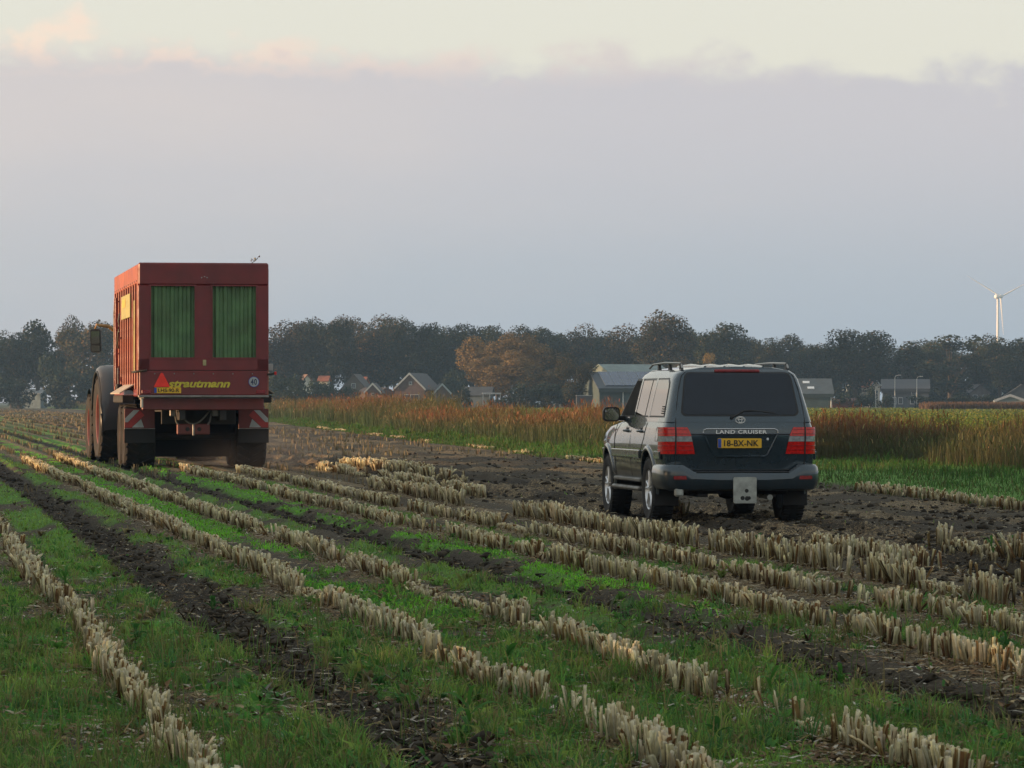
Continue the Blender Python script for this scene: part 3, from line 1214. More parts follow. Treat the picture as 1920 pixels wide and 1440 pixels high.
# loose husks, leaf strips and straw on the soil
def litter_template(seed):
    r = np.random.default_rng(seed)
    L_, w_ = .03 + .10 * r.random(), .003 + .009 * r.random()
    V, F, C = [], [], []
    bend, cur = r.normal(0, .3), r.random() * .012
    col = [np.array([.34, .26, .14]), np.array([.16, .095, .045]), np.array([.40, .35, .24]), np.array([.24, .17, .075]), np.array([.12, .07, .035]), np.array([.44, .41, .34])][seed % 6]
    for i in range(5):
        t = i / 4 - .5
        yb = bend * t * t * L_
        zb = cur * (1 - 4 * t * t) + .004
        ww = w_ * (1 - .9 * abs(2 * t) ** 2.5)
        V += [(t * L_, yb - ww, zb), (t * L_, yb + ww, zb + .3 * ww)]
        C += [col * (.75 + .4 * r.random())] * 2
    for i in range(4):
        F += [(2 * i, 2 * i + 1, 2 * i + 3), (2 * i, 2 * i + 3, 2 * i + 2)]
    return np.array(V), np.array(F), np.array(C)


LIT = [litter_template(400 + i) for i in range(16)]
X, Y = view_points(95000, 13.6, 95, 1.15)
U, V = xy2uv(X, Y)
g, s, w = masks(U, V)
keep = (rng.random(len(X)) < np.clip(s * 1.3 - .02, .06, 1) * np.where(g > .6, .4, 1)) & (X < edge_x(Y) + .3)
X, Y = X[keep], Y[keep]
tilt = np.full(len(X), .3)
for key, spans in SPANS.items():                        # broken sheaths and leaves lying in the rows
    for a, b in spans:
        q = int((b - a) * 30)
        Yq = a + (b - a) * rng.random(q)
        Xq, Yq = uv2xy(ROWS[key] + rng.normal(0, .085, q), (Yq - ROWS[key] * SA) / CA)
        X, Y, tilt = np.concatenate([X, Xq]), np.concatenate([Y, Yq]), np.concatenate([tilt, np.full(q, .5)])
dark = np.ones(len(X))
for t_ in TRACKS:
    q = 2600
    Yq = (13.8 ** -1.2 + (80 ** -1.2 - 13.8 ** -1.2) * rng.random(q)) ** (-1 / 1.2)
    u_ = t_ + rng.normal(0, .20, q)
    Xq, Yq = uv2xy(u_, (Yq - u_ * SA) / CA)
    X, Y, tilt, dark = np.concatenate([X, Xq]), np.concatenate([Y, Yq]), np.concatenate([tilt, np.full(q, .6)]), np.concatenate([dark, np.full(q, .30)])
m = len(X)
sc = (.6 + .8 * rng.random((m, 1))) * np.ones((1, 3))
V_, F_, C_ = scatter(LIT, rng.integers(0, len(LIT), m), np.stack([X, Y, gz(X, Y) + .004], 1), sc, rng.random(m) * 6.28, rng.normal(0, 1, m) * .3, rng.normal(0, 1, m) * .3, dark[:, None] * (.5 + .7 * rng.random((m, 1))) * np.ones((1, 3)), rng.random(m) * tilt * 1.8)
tag(link('crop_residue', np_mesh('crop_residue', V_, F_, C_), M_DRY), 'scattered dry maize leaves and straw lying on the soil', kind='stuff')


# torn clods along the wheel tracks and on the bare soil
def clod_template(seed):
    r = np.random.default_rng(seed)
    bm = bmesh.new()
    bmesh.ops.create_icosphere(bm, subdivisions=2, radius=1)
    ph = r.random(3) * 9
    V = []
    for v in bm.verts:
        d = .72 + .55 * float(vnoise(np.array(v.co.x * 1.7 + ph[0]), np.array(v.co.y * 1.7 + v.co.z * 1.3 + ph[1]), seed)) + r.normal(0, .17)
        V.append((v.co.x * d, v.co.y * d, v.co.z * d * .62))
    F = [[v.index for v in f.verts] for f in bm.faces]
    bm.free()
    return np.array(V), np.array(F), np.tile([.038, .031, .022], (len(V), 1)) * (.7 + .6 * r.random((len(V), 1)))


CL = [clod_template(500 + i) for i in range(6)]
Ps, Ss = [], []
for t, amt, y0, y1 in ((TRACKS[0], 3000, 14, 95), (TRACKS[1], 3200, 14, 80), (CAR_RUTS[0], 1500, 26, 90), (CAR_RUTS[1], 1500, 26, 90)):
    Yk = (y0 ** -1.0 + (y1 ** -1.0 - y0 ** -1.0) * rng.random(amt)) ** -1.0
    u = t + rng.normal(0, .13, amt)
    v = (Yk - u * SA) / CA
    Xk, Yk = uv2xy(u, v)
    ok = vnoise(Yk * .9, u * 3, 331) > .38
    Ps.append(np.stack([Xk, Yk], 1)[ok])
    Ss.append((.010 + .034 * rng.random(amt) ** 2.5)[ok])
X, Y = view_points(16000, 22, 110, .9)
U, V = xy2uv(X, Y)
ok = (U / KU > 5.8) & (X < edge_x(Y))
Ps.append(np.stack([X, Y], 1)[ok])
Ss.append(.010 + .038 * rng.random(ok.sum()) ** 2.5)
Pk, Sk = np.vstack(Ps), np.concatenate(Ss)
m = len(Pk)
P = np.stack([Pk[:, 0], Pk[:, 1], gz(Pk[:, 0], Pk[:, 1]) + Sk * .25], 1)
V_, F_, C_ = scatter(CL, rng.integers(0, 6, m), P, Sk[:, None] * (.7 + .7 * rng.random((m, 3))), rng.random(m) * 6.28, np.zeros(m), np.zeros(m), .6 + .9 * rng.random((m, 1)) * np.ones((1, 3)))
tag(link('soil_clods', np_mesh('soil_clods', V_, F_, C_), M_CLOD), 'dark torn clods of soil along the wheel tracks', kind='stuff')


# single broad-leaved weeds close to the camera
def broad_leaf(L_, w_, lift, col):
    V, C, F = [], [], []
    for i in range(7):
        t = i / 6
        ww = w_ * math.sin(math.pi * min(1, .08 + t * .92)) ** .7
        x_ = L_ * (t * (1 - .18 * t))
        z_ = lift * L_ * (t - .9 * t * t)
        V += [(x_, -ww, z_ + .3 * ww), (x_, 0, z_), (x_, ww, z_ + .3 * ww)]
        C += [np.array(col) * (.85 + .3 * t)] * 3
    for i in range(6):
        for j in (0, 1):
            a = 3 * i + j
            F.append((a, a + 1, a + 4, a + 3))
    return np.array(V), np.array(F), np.array(C)


LEAF_ME = []
for q, (L_, w_, li, col) in enumerate([(.16, .024, .7, (.055, .17, .03)), (.13, .030, .5, (.045, .14, .032)), (.22, .016, .8, (.07, .20, .035))]):
    lv, lf, lc = broad_leaf(L_, w_, li, col)
    lm = np_mesh('leaf', lv, lf, lc, smooth=True)
    lm.materials.append(M_GRASS)
    LEAF_ME.append(lm)
weed_spots = [
    (952, 1262, 1.25, 0, 'bright green broad-leaved weed between two ragged stubble rows, bottom centre'),
    (1445, 1318, 1.05, 2, 'small pale green weed beside the short stubble row near the bottom right'),
    (122, 1108, 1.0, 2, 'young green maize seedling beside the stubble row at far left'),
    (400, 1140, 1.0, 1, 'low green weed alone on the smooth dark soil left of the middle row'),
    (1885, 1232, 1.25, 1, 'leafy green weed among the stalks at the right edge'),
    (1125, 1240, 1.35, 1, 'tall dark green weed right of the stubble gap at bottom centre'),
    (1345, 1405, 1.1, 1, 'dark green weed with wide leaves at the bottom edge right of the middle row'),
    (655, 1225, 1.1, 1, 'flat green weed on the soil left of the straw row, lower centre'),
    (880, 1385, 1.2, 2, 'weed with one long green blade lying over the soil, bottom centre'),
    (1420, 1040, 1.5, 1, 'green weed sticking up through pale stalks behind the car'),
    (1240, 1018, 1.0, 1, 'blue green weed in the stubble left of the car wheel track'),
    (255, 1215, 1.1, 1, 'green weed right beside the bottom left stubble row'),
    (1860, 1060, 1.2, 2, 'slender green weed above the dark track at the right edge'),
    (1575, 1300, 1.0, 0, 'small green weed in the bare patch at lower right'),
]
M_STEM = pbr('weed_stem', (.09, .15, .045), .7)
for q, (px, py, sc_, kind_, lab) in enumerate(weed_spots):
    x_, y_ = gp(px, py)
    t = thing('broad_leaved_weed', lab, 'weed', (x_, y_, float(gz(x_, y_)) - .005), random.random() * 6.28, 'weeds in the stubble', sc_ * (.8 if kind_ != 2 else .9))
    mb = MB()
    mb.tube([(0, 0, 0), (.004, .003, .07), (.0, .006, .13)], [.0045, .004, .0025], 6)
    mb.build('stem', M_STEM, t)
    nl = 7 if kind_ != 2 else 5
    for j in range(nl):
        lo = link('leaf', LEAF_ME[kind_], None, t)
        lo.location = (0, 0, .03 + .10 * j / nl)
        lo.rotation_euler = (random.gauss(0, .2), -.25 + random.gauss(0, .3) - .5 * (j / nl), 2.4 * j + random.gauss(0, .2))
        lo.scale = (1 - .45 * j / nl,) * 3

# pale dry leaf blades that stand out on the soil
fl = []
for px, py, rz_, L_, lab in [
    (348, 1100, 1.9, 1.5, 'pale yellow dry maize leaf standing upright on the dark soil left of the middle row'),
    (470, 1185, .3, 1.2, 'curled tan maize leaf lying on smooth dark soil, lower left'),
    (620, 1145, .1, 1.3, 'bleached white husk lying beside the middle stubble row'),
    (815, 1275, 1.1, 1.4, 'bleached white husk leaning on the straw row at lower centre'),
    (405, 995, .5, 1.3, 'light brown leaf lying on the bright green strip'),
    (1660, 1325, .2, 1.5, 'rounded tan leaf on the bare patch at lower right'),
    (1745, 980, .0, 1.6, 'pale husk lying on the dark wheel track right of the car'),
    (240, 1412, .0, 1.6, 'white stalk piece lying near the bottom left corner'),
]:
    x_, y_ = gp(px, py)
    i = [0, 3, 2, 2, 1, 3, 2, 2][len(fl)]
    o = link('dry_leaf', np_mesh('dry_leaf', *LIT[i + 4 * (len(fl) % 3)]), M_DRY)
    o.location = (x_, y_, float(gz(x_, y_)) + .012)
    o.rotation_euler = ((1.1 if len(fl) in (0, 3) else .15), (-.9 if len(fl) in (0, 3) else .1), rz_)
    o.scale = (L_, L_ * 1.5, L_)
    tag(o, lab, 'dry leaf')
    fl.append(o)

# ================================================================== trees, far buildings, turbine
M_LEAF = leafmat('tree_foliage', .25, .8, .25, .5, .22)
M_BARK = pbr('bark', (.055, .045, .036), .95, scale=2.5)


def crown_mesh(name, seed, lobes, nleaf, lsize, pal, H=16.0):
    """Leaf clumps spread over the shells of many lobes; pal = (green low in the crown, colour higher up, share of turned leaves, turned colour)."""
    r = np.random.default_rng(seed)
    V, C = [], []
    tot = sum(l[3] ** 2 for l in lobes)
    for (cx, cy, cz, rad) in lobes:
        m = int(nleaf * rad * rad / tot)
        d = r.normal(size=(m, 3))
        d /= np.linalg.norm(d, axis=1)[:, None]
        rr = rad * (.55 + .5 * r.random(m) ** .6)
        lump = .82 + .36 * np.array([vnoise(d[:, 0] * 2.3 + cx, d[:, 1] * 2.3 + d[:, 2] * 1.9 + cz, seed)]).T[:, 0]
        p = np.array([cx, cy, cz]) + d * (rr * lump)[:, None] * [1, 1, .85]
        nrm = d + r.normal(0, .55, (m, 3))
        nrm /= np.linalg.norm(nrm, axis=1)[:, None]
        a = np.cross(nrm, r.normal(size=(m, 3)))
        a /= np.linalg.norm(a, axis=1)[:, None] + 1e-9
        b = np.cross(nrm, a)
        s_ = lsize * (.45 + .9 * r.random(m))[:, None]
        q = np.stack([p - a * s_ * .6, p - b * s_ * (.4 + .3 * r.random((m, 1))), p + a * s_ * .65, p + b * s_ * (.35 + .4 * r.random((m, 1)))], 1)
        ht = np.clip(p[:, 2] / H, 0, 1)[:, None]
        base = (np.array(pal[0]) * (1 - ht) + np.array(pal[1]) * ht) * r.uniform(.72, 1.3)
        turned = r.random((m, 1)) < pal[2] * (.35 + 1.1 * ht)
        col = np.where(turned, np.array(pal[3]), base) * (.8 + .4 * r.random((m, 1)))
        V.append(q.reshape(-1, 3))
        C.append(np.repeat(col, 4, 0))
    V, C = np.vstack(V), np.vstack(C)
    F = np.arange(len(V)).reshape(-1, 4)
    me = np_mesh(name, V, F, C)
    me.materials.append(M_LEAF)
    return me


def trunk_mesh(seed, lobes, H=16.0, base_r=.38, fork=.32):
    r = random.Random(seed)
    mb = MB()
    top = (r.uniform(-.4, .4), r.uniform(-.4, .4), H * .72)
    mb.tube([(0, 0, -.2), (0, 0, .4), (top[0] * .3, top[1] * .3, H * .3), (top[0] * .7, top[1] * .7, H * .5), top], [base_r * 1.5, base_r, base_r * .8, base_r * .5, base_r * .15], 8)
    for (cx, cy, cz, rad) in lobes[::1]:
        z0 = H * r.uniform(fork * .8, fork * 1.3)
        z0 = min(z0, cz - .3)
        mb.tube([(top[0] * .3, top[1] * .3, z0), (cx * .45, cy * .45, (z0 + cz) / 2 - .3), (cx * .95, cy * .95, cz)], [base_r * .42, base_r * .25, base_r * .06], 5)
    me = mb.mesh('trunk')
    me.materials.append(M_BARK)
    return me


def lobes_of(seed, n, zc, rx, rz, lo, hi):
    r = random.Random(seed)
    out = []
    for i in range(n):
        while True:
            x, y, z = r.uniform(-1, 1), r.uniform(-1, 1), r.uniform(-1, 1)
            if x * x + y * y + z * z < 1:
                break
        out.append((x * rx, y * rx, zc + z * rz, r.uniform(lo, hi)))
    return out


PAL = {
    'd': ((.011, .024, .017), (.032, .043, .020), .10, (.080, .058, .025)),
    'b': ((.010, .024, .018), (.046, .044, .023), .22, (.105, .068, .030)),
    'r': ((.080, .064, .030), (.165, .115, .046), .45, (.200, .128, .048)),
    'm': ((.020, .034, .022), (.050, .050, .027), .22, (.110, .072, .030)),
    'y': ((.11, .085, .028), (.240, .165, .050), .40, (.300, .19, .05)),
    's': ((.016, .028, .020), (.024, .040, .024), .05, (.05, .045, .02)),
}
PROTO = {}


def protos(kind):
    if kind in PROTO:
        return PROTO[kind]
    out = []
    for q in range(4):
        sd = 1000 + 37 * 'dbrmyso'.index(kind) + q
        if kind in 'd':
            lb = lobes_of(sd, 24, 9.6, 3.7, 5.2, 1.6, 2.7)
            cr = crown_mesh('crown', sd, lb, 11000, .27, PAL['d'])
            tr = trunk_mesh(sd, lb)
        elif kind == 'o':                                  # loose crown, sky through it
            lb = lobes_of(sd, 20, 9.2, 3.7, 5.8, .9, 1.8)
            cr = crown_mesh('crown', sd, lb, 2700, .36, PAL['d'])
            tr = trunk_mesh(sd, lb, fork=.22)
        elif kind == 'b':
            lb = lobes_of(sd, 24, 9.6, 3.7, 5.2, 1.6, 2.7)
            cr = crown_mesh('crown', sd, lb, 11000, .27, PAL['b'])
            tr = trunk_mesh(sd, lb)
        elif kind in 'ry':                                 # birch like, drooping, foliage low down
            lb = lobes_of(sd, 15, 8.4, 2.9, 6.0, 1.1, 2.0)
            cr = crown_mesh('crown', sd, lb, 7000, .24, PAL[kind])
            tr = trunk_mesh(sd, lb, base_r=.22, fork=.15)
        elif kind == 'm':
            lb = lobes_of(sd, 15, 8.2, 4.0, 6.0, 1.4, 2.4)
            cr = crown_mesh('crown', sd, lb, 8500, .27, PAL['m'])
            tr = trunk_mesh(sd, lb, fork=.12)
        elif kind == 's':                                  # shrub mass, about as wide as high
            lb = lobes_of(sd, 12, 7.5, 8.0, 6.0, 2.6, 4.4)
            cr = crown_mesh('crown', sd, lb, 1500, .95, PAL['s'])
            tr = trunk_mesh(sd, lb, base_r=.5, fork=.03)
        zmax = max(l[2] + l[3] * .85 for l in lb)
        wmax = max(abs(l[0]) + l[3] for l in lb)
        out.append((cr, tr, zmax, wmax))
    PROTO[kind] = out
    return out


tree_n = 0


def tree(name, label, cat, X, Y, H, W, kind, group=None):
    global tree_n
    tree_n += 1
    cr, tr, zmax, wmax = protos(kind)[tree_n % 4]
    t = thing(name, label, cat, (X, Y, -.1), (tree_n * 2.399) % 6.283, group)
    for nm, me_ in (('trunk', tr), ('crown', cr)):
        link(nm, me_, None, t)
    t.scale = (W / 2 / wmax, W / 2 / wmax, H / zmax)
    return t


def tree_px(px, topy, wpx, kind, Y, label, group=None, name=None, cat='tree'):
    H = py_z(topy, Y)
    W = wpx / FPX * Y * 1.26
    nm = name or {'d': 'oak_tree', 'o': 'loose_tree', 'b': 'oak_tree', 'r': 'birch_tree', 'y': 'young_birch', 'm': 'bushy_tree', 's': 'shrub'}[kind]
    return tree(nm, label, cat, px_x(px, Y), Y, H, W, kind, group)


LEFT = ('left of the trailer', 'far trees left of the trailer')
MIDT = ('between trailer and rust birches', 'far line of trees between trailer and birches')
BACK = ('behind the rust birches and barn', 'far trees behind birches and barn')
CART = ('above the car roof', 'far trees above the car')
RIGT = ('right of the car', 'far trees right of the car')
HIDT = ('behind the trailer', 'far trees behind the trailer')
TREES = [
    (-20, 622, 100, 'd', 760, LEFT), (22, 618, 84, 'd', 780, LEFT),
    (70, 597, 88, 'o', 760, ('loose tall tree with sky showing through its crown, left of the trailer', None)),
    (126, 590, 66, 'b', 820, ('dark round tree top rising behind a brownish tree, left of the trailer', None)),
    (155, 604, 118, 'm', 730, ('wide brownish green bushy tree just left of the tractor mirror', None)),
    (208, 602, 84, 'b', 800, LEFT), (110, 660, 70, 's', 720, LEFT),
    (285, 605, 90, 'd', 790, HIDT), (350, 600, 90, 'd', 790, HIDT), (420, 604, 90, 'd', 790, HIDT), (470, 600, 80, 'd', 770, HIDT),
    (525, 600, 84, 'b', 760, ('brown topped tree just right of the red trailer', None)),
    (570, 597, 88, 'b', 780, MIDT), (622, 594, 92, 'd', 760, MIDT), (652, 588, 84, 'b', 790, MIDT), (704, 590, 92, 'b', 770, MIDT),
    (740, 592, 80, 'd', 790, MIDT), (778, 598, 84, 'd', 760, MIDT), (808, 608, 70, 'd', 790, MIDT), (840, 613, 76, 'd', 770, MIDT),
    (884, 604, 90, 'd', 790, BACK), (932, 607, 84, 'd', 780, BACK), (975, 610, 80, 'd', 800, BACK), (1022, 612, 84, 'd', 780, BACK),
    (1088, 605, 80, 'b', 790, BACK), (1135, 616, 76, 'd', 780, BACK), (1172, 608, 84, 'b', 770, BACK),
    (1246, 583, 108, 'b', 730, ('tallest brownish tree in the far line, above the blue roofed barn', None)),
    (1218, 612, 76, 'd', 800, BACK), (1300, 616, 70, 'd', 790, CART), (1352, 604, 104, 'd', 740, CART),
    (1400, 628, 70, 'd', 800, CART), (1440, 630, 76, 'd', 760, CART), (1472, 627, 84, 'd', 780, CART),
    (1530, 642, 86, 'd', 770, RIGT), (1572, 636, 76, 'd', 800, RIGT),
    (1604, 614, 112, 'd', 740, ('tall broad dark tree right of the grey car, higher than its neighbours', None)),
    (1660, 641, 86, 'o', 780, RIGT), (1700, 638, 84, 'o', 770, RIGT), (1742, 634, 84, 'd', 790, RIGT), (1782, 627, 96, 'o', 750, RIGT),
    (1828, 628, 96, 'o', 770, RIGT), (1874, 625, 100, 'd', 760, ('dark round tree in front of the wind turbine tower', None)),
    (1918, 632, 92, 'o', 770, RIGT), (1965, 628, 100, 'd', 770, RIGT),
    # second rank just behind
    (45, 640, 100, 'd', 860, LEFT), (545, 622, 96, 'd', 880, MIDT), (598, 615, 96, 'd', 880, MIDT), (680, 612, 96, 'd', 880, MIDT), (725, 612, 96, 'd', 870, MIDT),
    (795, 620, 96, 'd', 880, MIDT), (860, 622, 96, 'd', 880, BACK), (910, 622, 96, 'd', 880, BACK), (1000, 625, 96, 'd', 880, BACK),
    (1055, 624, 96, 'd', 880, BACK), (1110, 626, 96, 'd', 880, BACK), (1195, 626, 96, 'd', 880, BACK), (1280, 628, 96, 'd', 880, CART),
    (1330, 628, 96, 'd', 880, CART), (1375, 636, 96, 'd', 880, CART), (1425, 640, 96, 'd', 880, CART), (1505, 648, 96, 'd', 880, CART),
    (1555, 650, 96, 'd', 880, RIGT), (1630, 652, 96, 'd', 880, RIGT), (1720, 650, 96, 'd', 880, RIGT), (1760, 650, 90, 'd', 880, RIGT), (1850, 648, 96, 'd', 880, RIGT),
    (1895, 648, 96, 'd', 880, RIGT),
]
ORD = 'first second third fourth fifth sixth seventh eighth ninth tenth eleventh twelfth thirteenth fourteenth fifteenth sixteenth seventeenth eighteenth nineteenth twentieth'.split() + ['twenty-' + w_ for w_ in 'first second third fourth fifth sixth seventh eighth ninth'.split()]


def nth_labels(items, fmt):
    """items sorted from left to right in the picture -> one label each."""
    return [fmt.format(ORD[i]) for i in range(len(items))]


for grp_key in (LEFT, HIDT, MIDT, BACK, CART, RIGT):
    for back in (False, True):
        mem = sorted([t_ for t_ in TREES if t_[5] is grp_key and (t_[4] >= 850) == back])
        for i_, t_ in enumerate(mem):
            look = 'loose dark' if t_[3] == 'o' else ('brown topped' if t_[3] == 'b' else 'dark green')
            lab = (look + ' tree top, rear rank, ' if back else look + ' tree, front rank, ') + ORD[i_] + ' from left, ' + grp_key[0]
            tree_px(t_[0], t_[1], t_[2], t_[3], t_[4], lab, grp_key[1])
for px, ty, wp, kd, Yd, (lab, grp) in TREES:
    if grp is None:
        tree_px(px, ty, wp, kd, Yd, lab, grp)
SHC = {}
BIR = ('rust coloured birch, {} from the left of the clump before the dark trees', 'rust coloured birches')
BSH = ('dull brown green bushy tree, {} from the rust birches towards the barn', 'bushy trees left of the barn')
for px, ty, wp, kd, Yd, (lab, grp) in [
    (898, 630, 92, 'r', 640, BIR), (940, 632, 84, 'r', 650, BIR), (976, 622, 84, 'r', 660, BIR), (912, 662, 96, 'r', 630, BIR),
    (955, 655, 100, 'r', 625, BIR), (998, 636, 96, 'r', 650, BIR), (1045, 655, 92, 'm', 640, BSH), (1080, 672, 66, 'm', 566, BSH), (1020, 690, 80, 'm', 620, BSH),
    (1328, 660, 46, 'y', 680, ('small golden yellow birch just above the grey car roof', None)),
    (1284, 672, 60, 'm', 700, ('low green tree just left of the small golden birch above the car', None)),
]:
    if grp:
        SHC[grp] = SHC.get(grp, -1) + 1
        lab = lab.format(ORD[SHC[grp]])
    tree_px(px, ty, wp, kd, Yd, lab, grp)

SHR_L = ('low dark shrub left of the trailer, {} from the left edge', 'shrubs left of the trailer')
SHR_M = ('low dark shrub near the gabled houses, {} counted from the trailer', 'shrubs among the gabled houses')
SHR_B = ('low dark shrub under the bushy trees, {} counted towards the barn', 'shrubs left of the barn')
SHR_R = ('low dark shrub right of the car, {} counted along the treeline', 'shrubs right of the car')
for px, ty, wp, Yd, (lab, grp) in [
    (-10, 700, 70, 730, SHR_L), (35, 712, 60, 735, SHR_L), (130, 690, 90, 715, SHR_L), (175, 680, 80, 740, SHR_L),
    (520, 700, 60, 640, SHR_M), (555, 698, 60, 650, SHR_M), (590, 712, 60, 645, SHR_M), (620, 716, 50, 640, SHR_M), (540, 724, 60, 600, SHR_M), (600, 728, 70, 600, SHR_M),
    (650, 722, 40, 640, SHR_M), (842, 704, 40, 700, SHR_M), (858, 690, 46, 720, SHR_M), (868, 722, 40, 600, SHR_M),
    (985, 718, 60, 600, SHR_B), (1030, 714, 70, 605, SHR_B), (1070, 716, 60, 605, SHR_B), (1096, 722, 30, 640, SHR_B), (940, 742, 50, 590, SHR_B),
    (1545, 700, 60, 800, SHR_R), (1588, 712, 50, 760, SHR_R), (1632, 722, 34, 690, SHR_R), (1690, 712, 70, 800, SHR_R), (1740, 710, 70, 800, SHR_R),
    (1775, 720, 60, 760, SHR_R), (1812, 716, 60, 780, SHR_R), (1850, 712, 60, 800, SHR_R), (1905, 714, 60, 790, SHR_R), (1600, 735, 60, 640, SHR_R), (1660, 738, 40, 650, SHR_R),
    (1740, 738, 60, 640, SHR_R), (1790, 740, 50, 640, SHR_R), (1835, 738, 50, 650, SHR_R),
]:
    SHC[grp] = SHC.get(grp, -1) + 1
    tree_px(px, ty, wp, 's', Yd, lab.format(ORD[SHC[grp]]), grp, cat='shrub')

# unseen tree belt added beyond the left edge to shade the near field
for q in range(27):
    tree('oak_tree', 'unseen dark tree of the shade belt beyond the left picture edge, ' + ORD[q] + ' from the camera', 'tree', -60 - 8 * (q % 3), 0 + 2.7 * q, 15 + (q * 7 % 4), 11, 'm', 'unseen shade trees beyond the left edge')

# ---------------------------------------------------------------- buildings
M_WHITE = pbr('white_paint', (.33, .36, .40), .6)
M_GLASS_FAR = pbr('window_glass', (.03, .04, .05), .08, spec=.8)


def gable_house(name, label, px, Y, wpx, ridge_y, eave_y, depth, c_wall, c_roof, rz=0.0, trim=True, windows=(), chimney=False, cat='house', group=None, lights=()):
    """Gable end towards the camera. Parts: wall, roof, bargeboard (two), window (> pane), chimney, roof_light."""
    W = wpx / FPX * Y
    zr, ze = py_z(ridge_y, Y), py_z(eave_y, Y)
    t = thing(name, label, cat, (px_x(px, Y), Y, -.05), rz, group)
    mw = pbr(name + '_wall', c_wall, .9, scale=1.5, dirt=.25)
    mr = pbr(name + '_roof', c_roof, .8, scale=1.2, dirt=.2)
    mb = MB()
    h = W / 2
    mb.prism([(-h, 0), (h, 0), (h, ze), (0, zr), (-h, ze)], 'xz', 0, depth)
    mb.build('wall', mw, t, 0)
    sl = math.atan2(zr - ze, h)
    ov, th = .35, .18
    ro = MB()
    nx, nz = math.sin(sl), math.cos(sl)
    for s in (-1, 1):
        e = (s * (h + ov * math.cos(sl)), ze - ov * math.sin(sl))
        poly = [(0, zr + .02), e, (e[0] + s * nx * th, e[1] + nz * th), (0, zr + th / nz)]
        ro.prism(poly, 'xz', -.3, depth + .3)
    rf = ro.build('roof', mr, t, 0)
    if trim:
        for s in (-1, 1):
            b = MB()
            e = (s * (h + ov * math.cos(sl)), ze - ov * math.sin(sl))
            b.prism([(0, zr + .30), (e[0] + s * .05, e[1] + .28), (e[0], e[1] - .05), (0, zr - .08)], 'xz', -.36, -.31)
            b.build('bargeboard', M_WHITE, t, 0)
    for (wx, wz, ww, wh) in windows:
        f = MB()
        f.box((wx, -.03, wz), (ww, .06, wh))
        fo = f.build('window', M_WHITE, t, 0)
        p = MB()
        p.box((wx, -.065, wz), (ww - .2, .03, wh - .2))
        p.build('pane', M_GLASS_FAR, fo, 0)
    if chimney:
        c = MB()
        c.box((h * .25, depth * .5, zr + .3), (.7, .7, 1.6), .04)
        c.build('chimney', mw, rf, 0)
    return t


BRICK, ROOFD, ORANGE = (.115, .075, .07), (.045, .048, .055), (.30, .10, .055)
gable_house('gabled_house', 'brick house with white gable boards and a round gable window, largest by the reeds', 768, 690, 56, 701, 729, 14, BRICK, ROOFD, R(-8),
            windows=((-.4, 2.0, 1.1, 1.2), (.9, 1.9, 1.6, 1.4), (.15, 4.5, .55, .6)))
gable_house('gabled_house', 'second dark roofed gable with white boards just behind the largest brick house', 779, 704, 52, 702, 729, 12, BRICK, ROOFD, R(-8))
gable_house('gabled_house', 'grey brick house with a wide plain gable left of the orange roof', 663, 720, 52, 703, 733, 12, (.10, .085, .08), (.055, .055, .06), R(-4), windows=((0, 4.2, .8, .9),), trim=False)
gable_house('small_gabled_shed', 'small brick shed with white gable boards between the two larger gables', 699, 680, 28, 720, 735, 6, BRICK, ROOFD, R(-4), cat='shed', windows=((0, 2.6, .5, .5),))
gable_house('small_gabled_shed', 'small brick shed with white gable boards right of the largest brick house', 829, 690, 30, 721, 737, 6, BRICK, ROOFD, R(6), cat='shed')
gable_house('low_dark_barn', 'low dark roofed shed joining the small gable to the largest brick house', 724, 700, 34, 728, 736, 6, (.10, .07, .06), (.05, .04, .04), R(40), trim=False, cat='shed')
gable_house('orange_roofed_house', 'distant house with a bright orange tiled roof behind the grey gable', 686, 742, 26, 708, 717, 2.4, (.25, .17, .13), ORANGE, R(75), trim=False)
gable_house('orange_roofed_house', 'small orange roof seen through the trees above the shrubs', 616, 742, 20, 706, 713, 1.6, (.45, .42, .38), ORANGE, R(80), trim=False)
gable_house('white_house', 'distant white wall seen between tree trunks right of the trailer', 576, 742, 14, 704, 712, 2, (.6, .58, .54), (.2, .12, .09), R(20), trim=False)
gable_house('teal_shed', 'pale teal metal shed roof right behind the brick gables', 804, 745, 22, 715, 724, 5, (.15, .22, .22), (.20, .28, .28), R(60), trim=False, cat='shed')
gable_house('grey_bungalow', 'low grey house with white framed porch under the rust coloured birches', 922, 618, 40, 727, 740, 4, (.10, .13, .15), (.06, .07, .08), R(80), trim=False,
            windows=())
pt = thing('white_porch', 'white porch frame in front of the grey bungalow under the birches', 'porch', (px_x(922, 606), 604, 0))
pr_ = MB()
pr_.box((0, 0, 2.55), (2.9, 1.0, .22), .03)
pr_.build('porch_roof', M_WHITE, pt, 0)
for q in (-1.3, -.3, .6, 1.3):
    b = MB()
    b.box((q, -.35, 1.25), (.14, .12, 2.4))
    b.build('post', M_WHITE, pt, 0)
gable_house('pale_shed', 'small pale roofed shed far off at the edge of the field left of the tractor', 82, 760, 26, 731, 737, 5, (.15, .2, .22), (.35, .38, .40), R(70), trim=False, cat='shed')


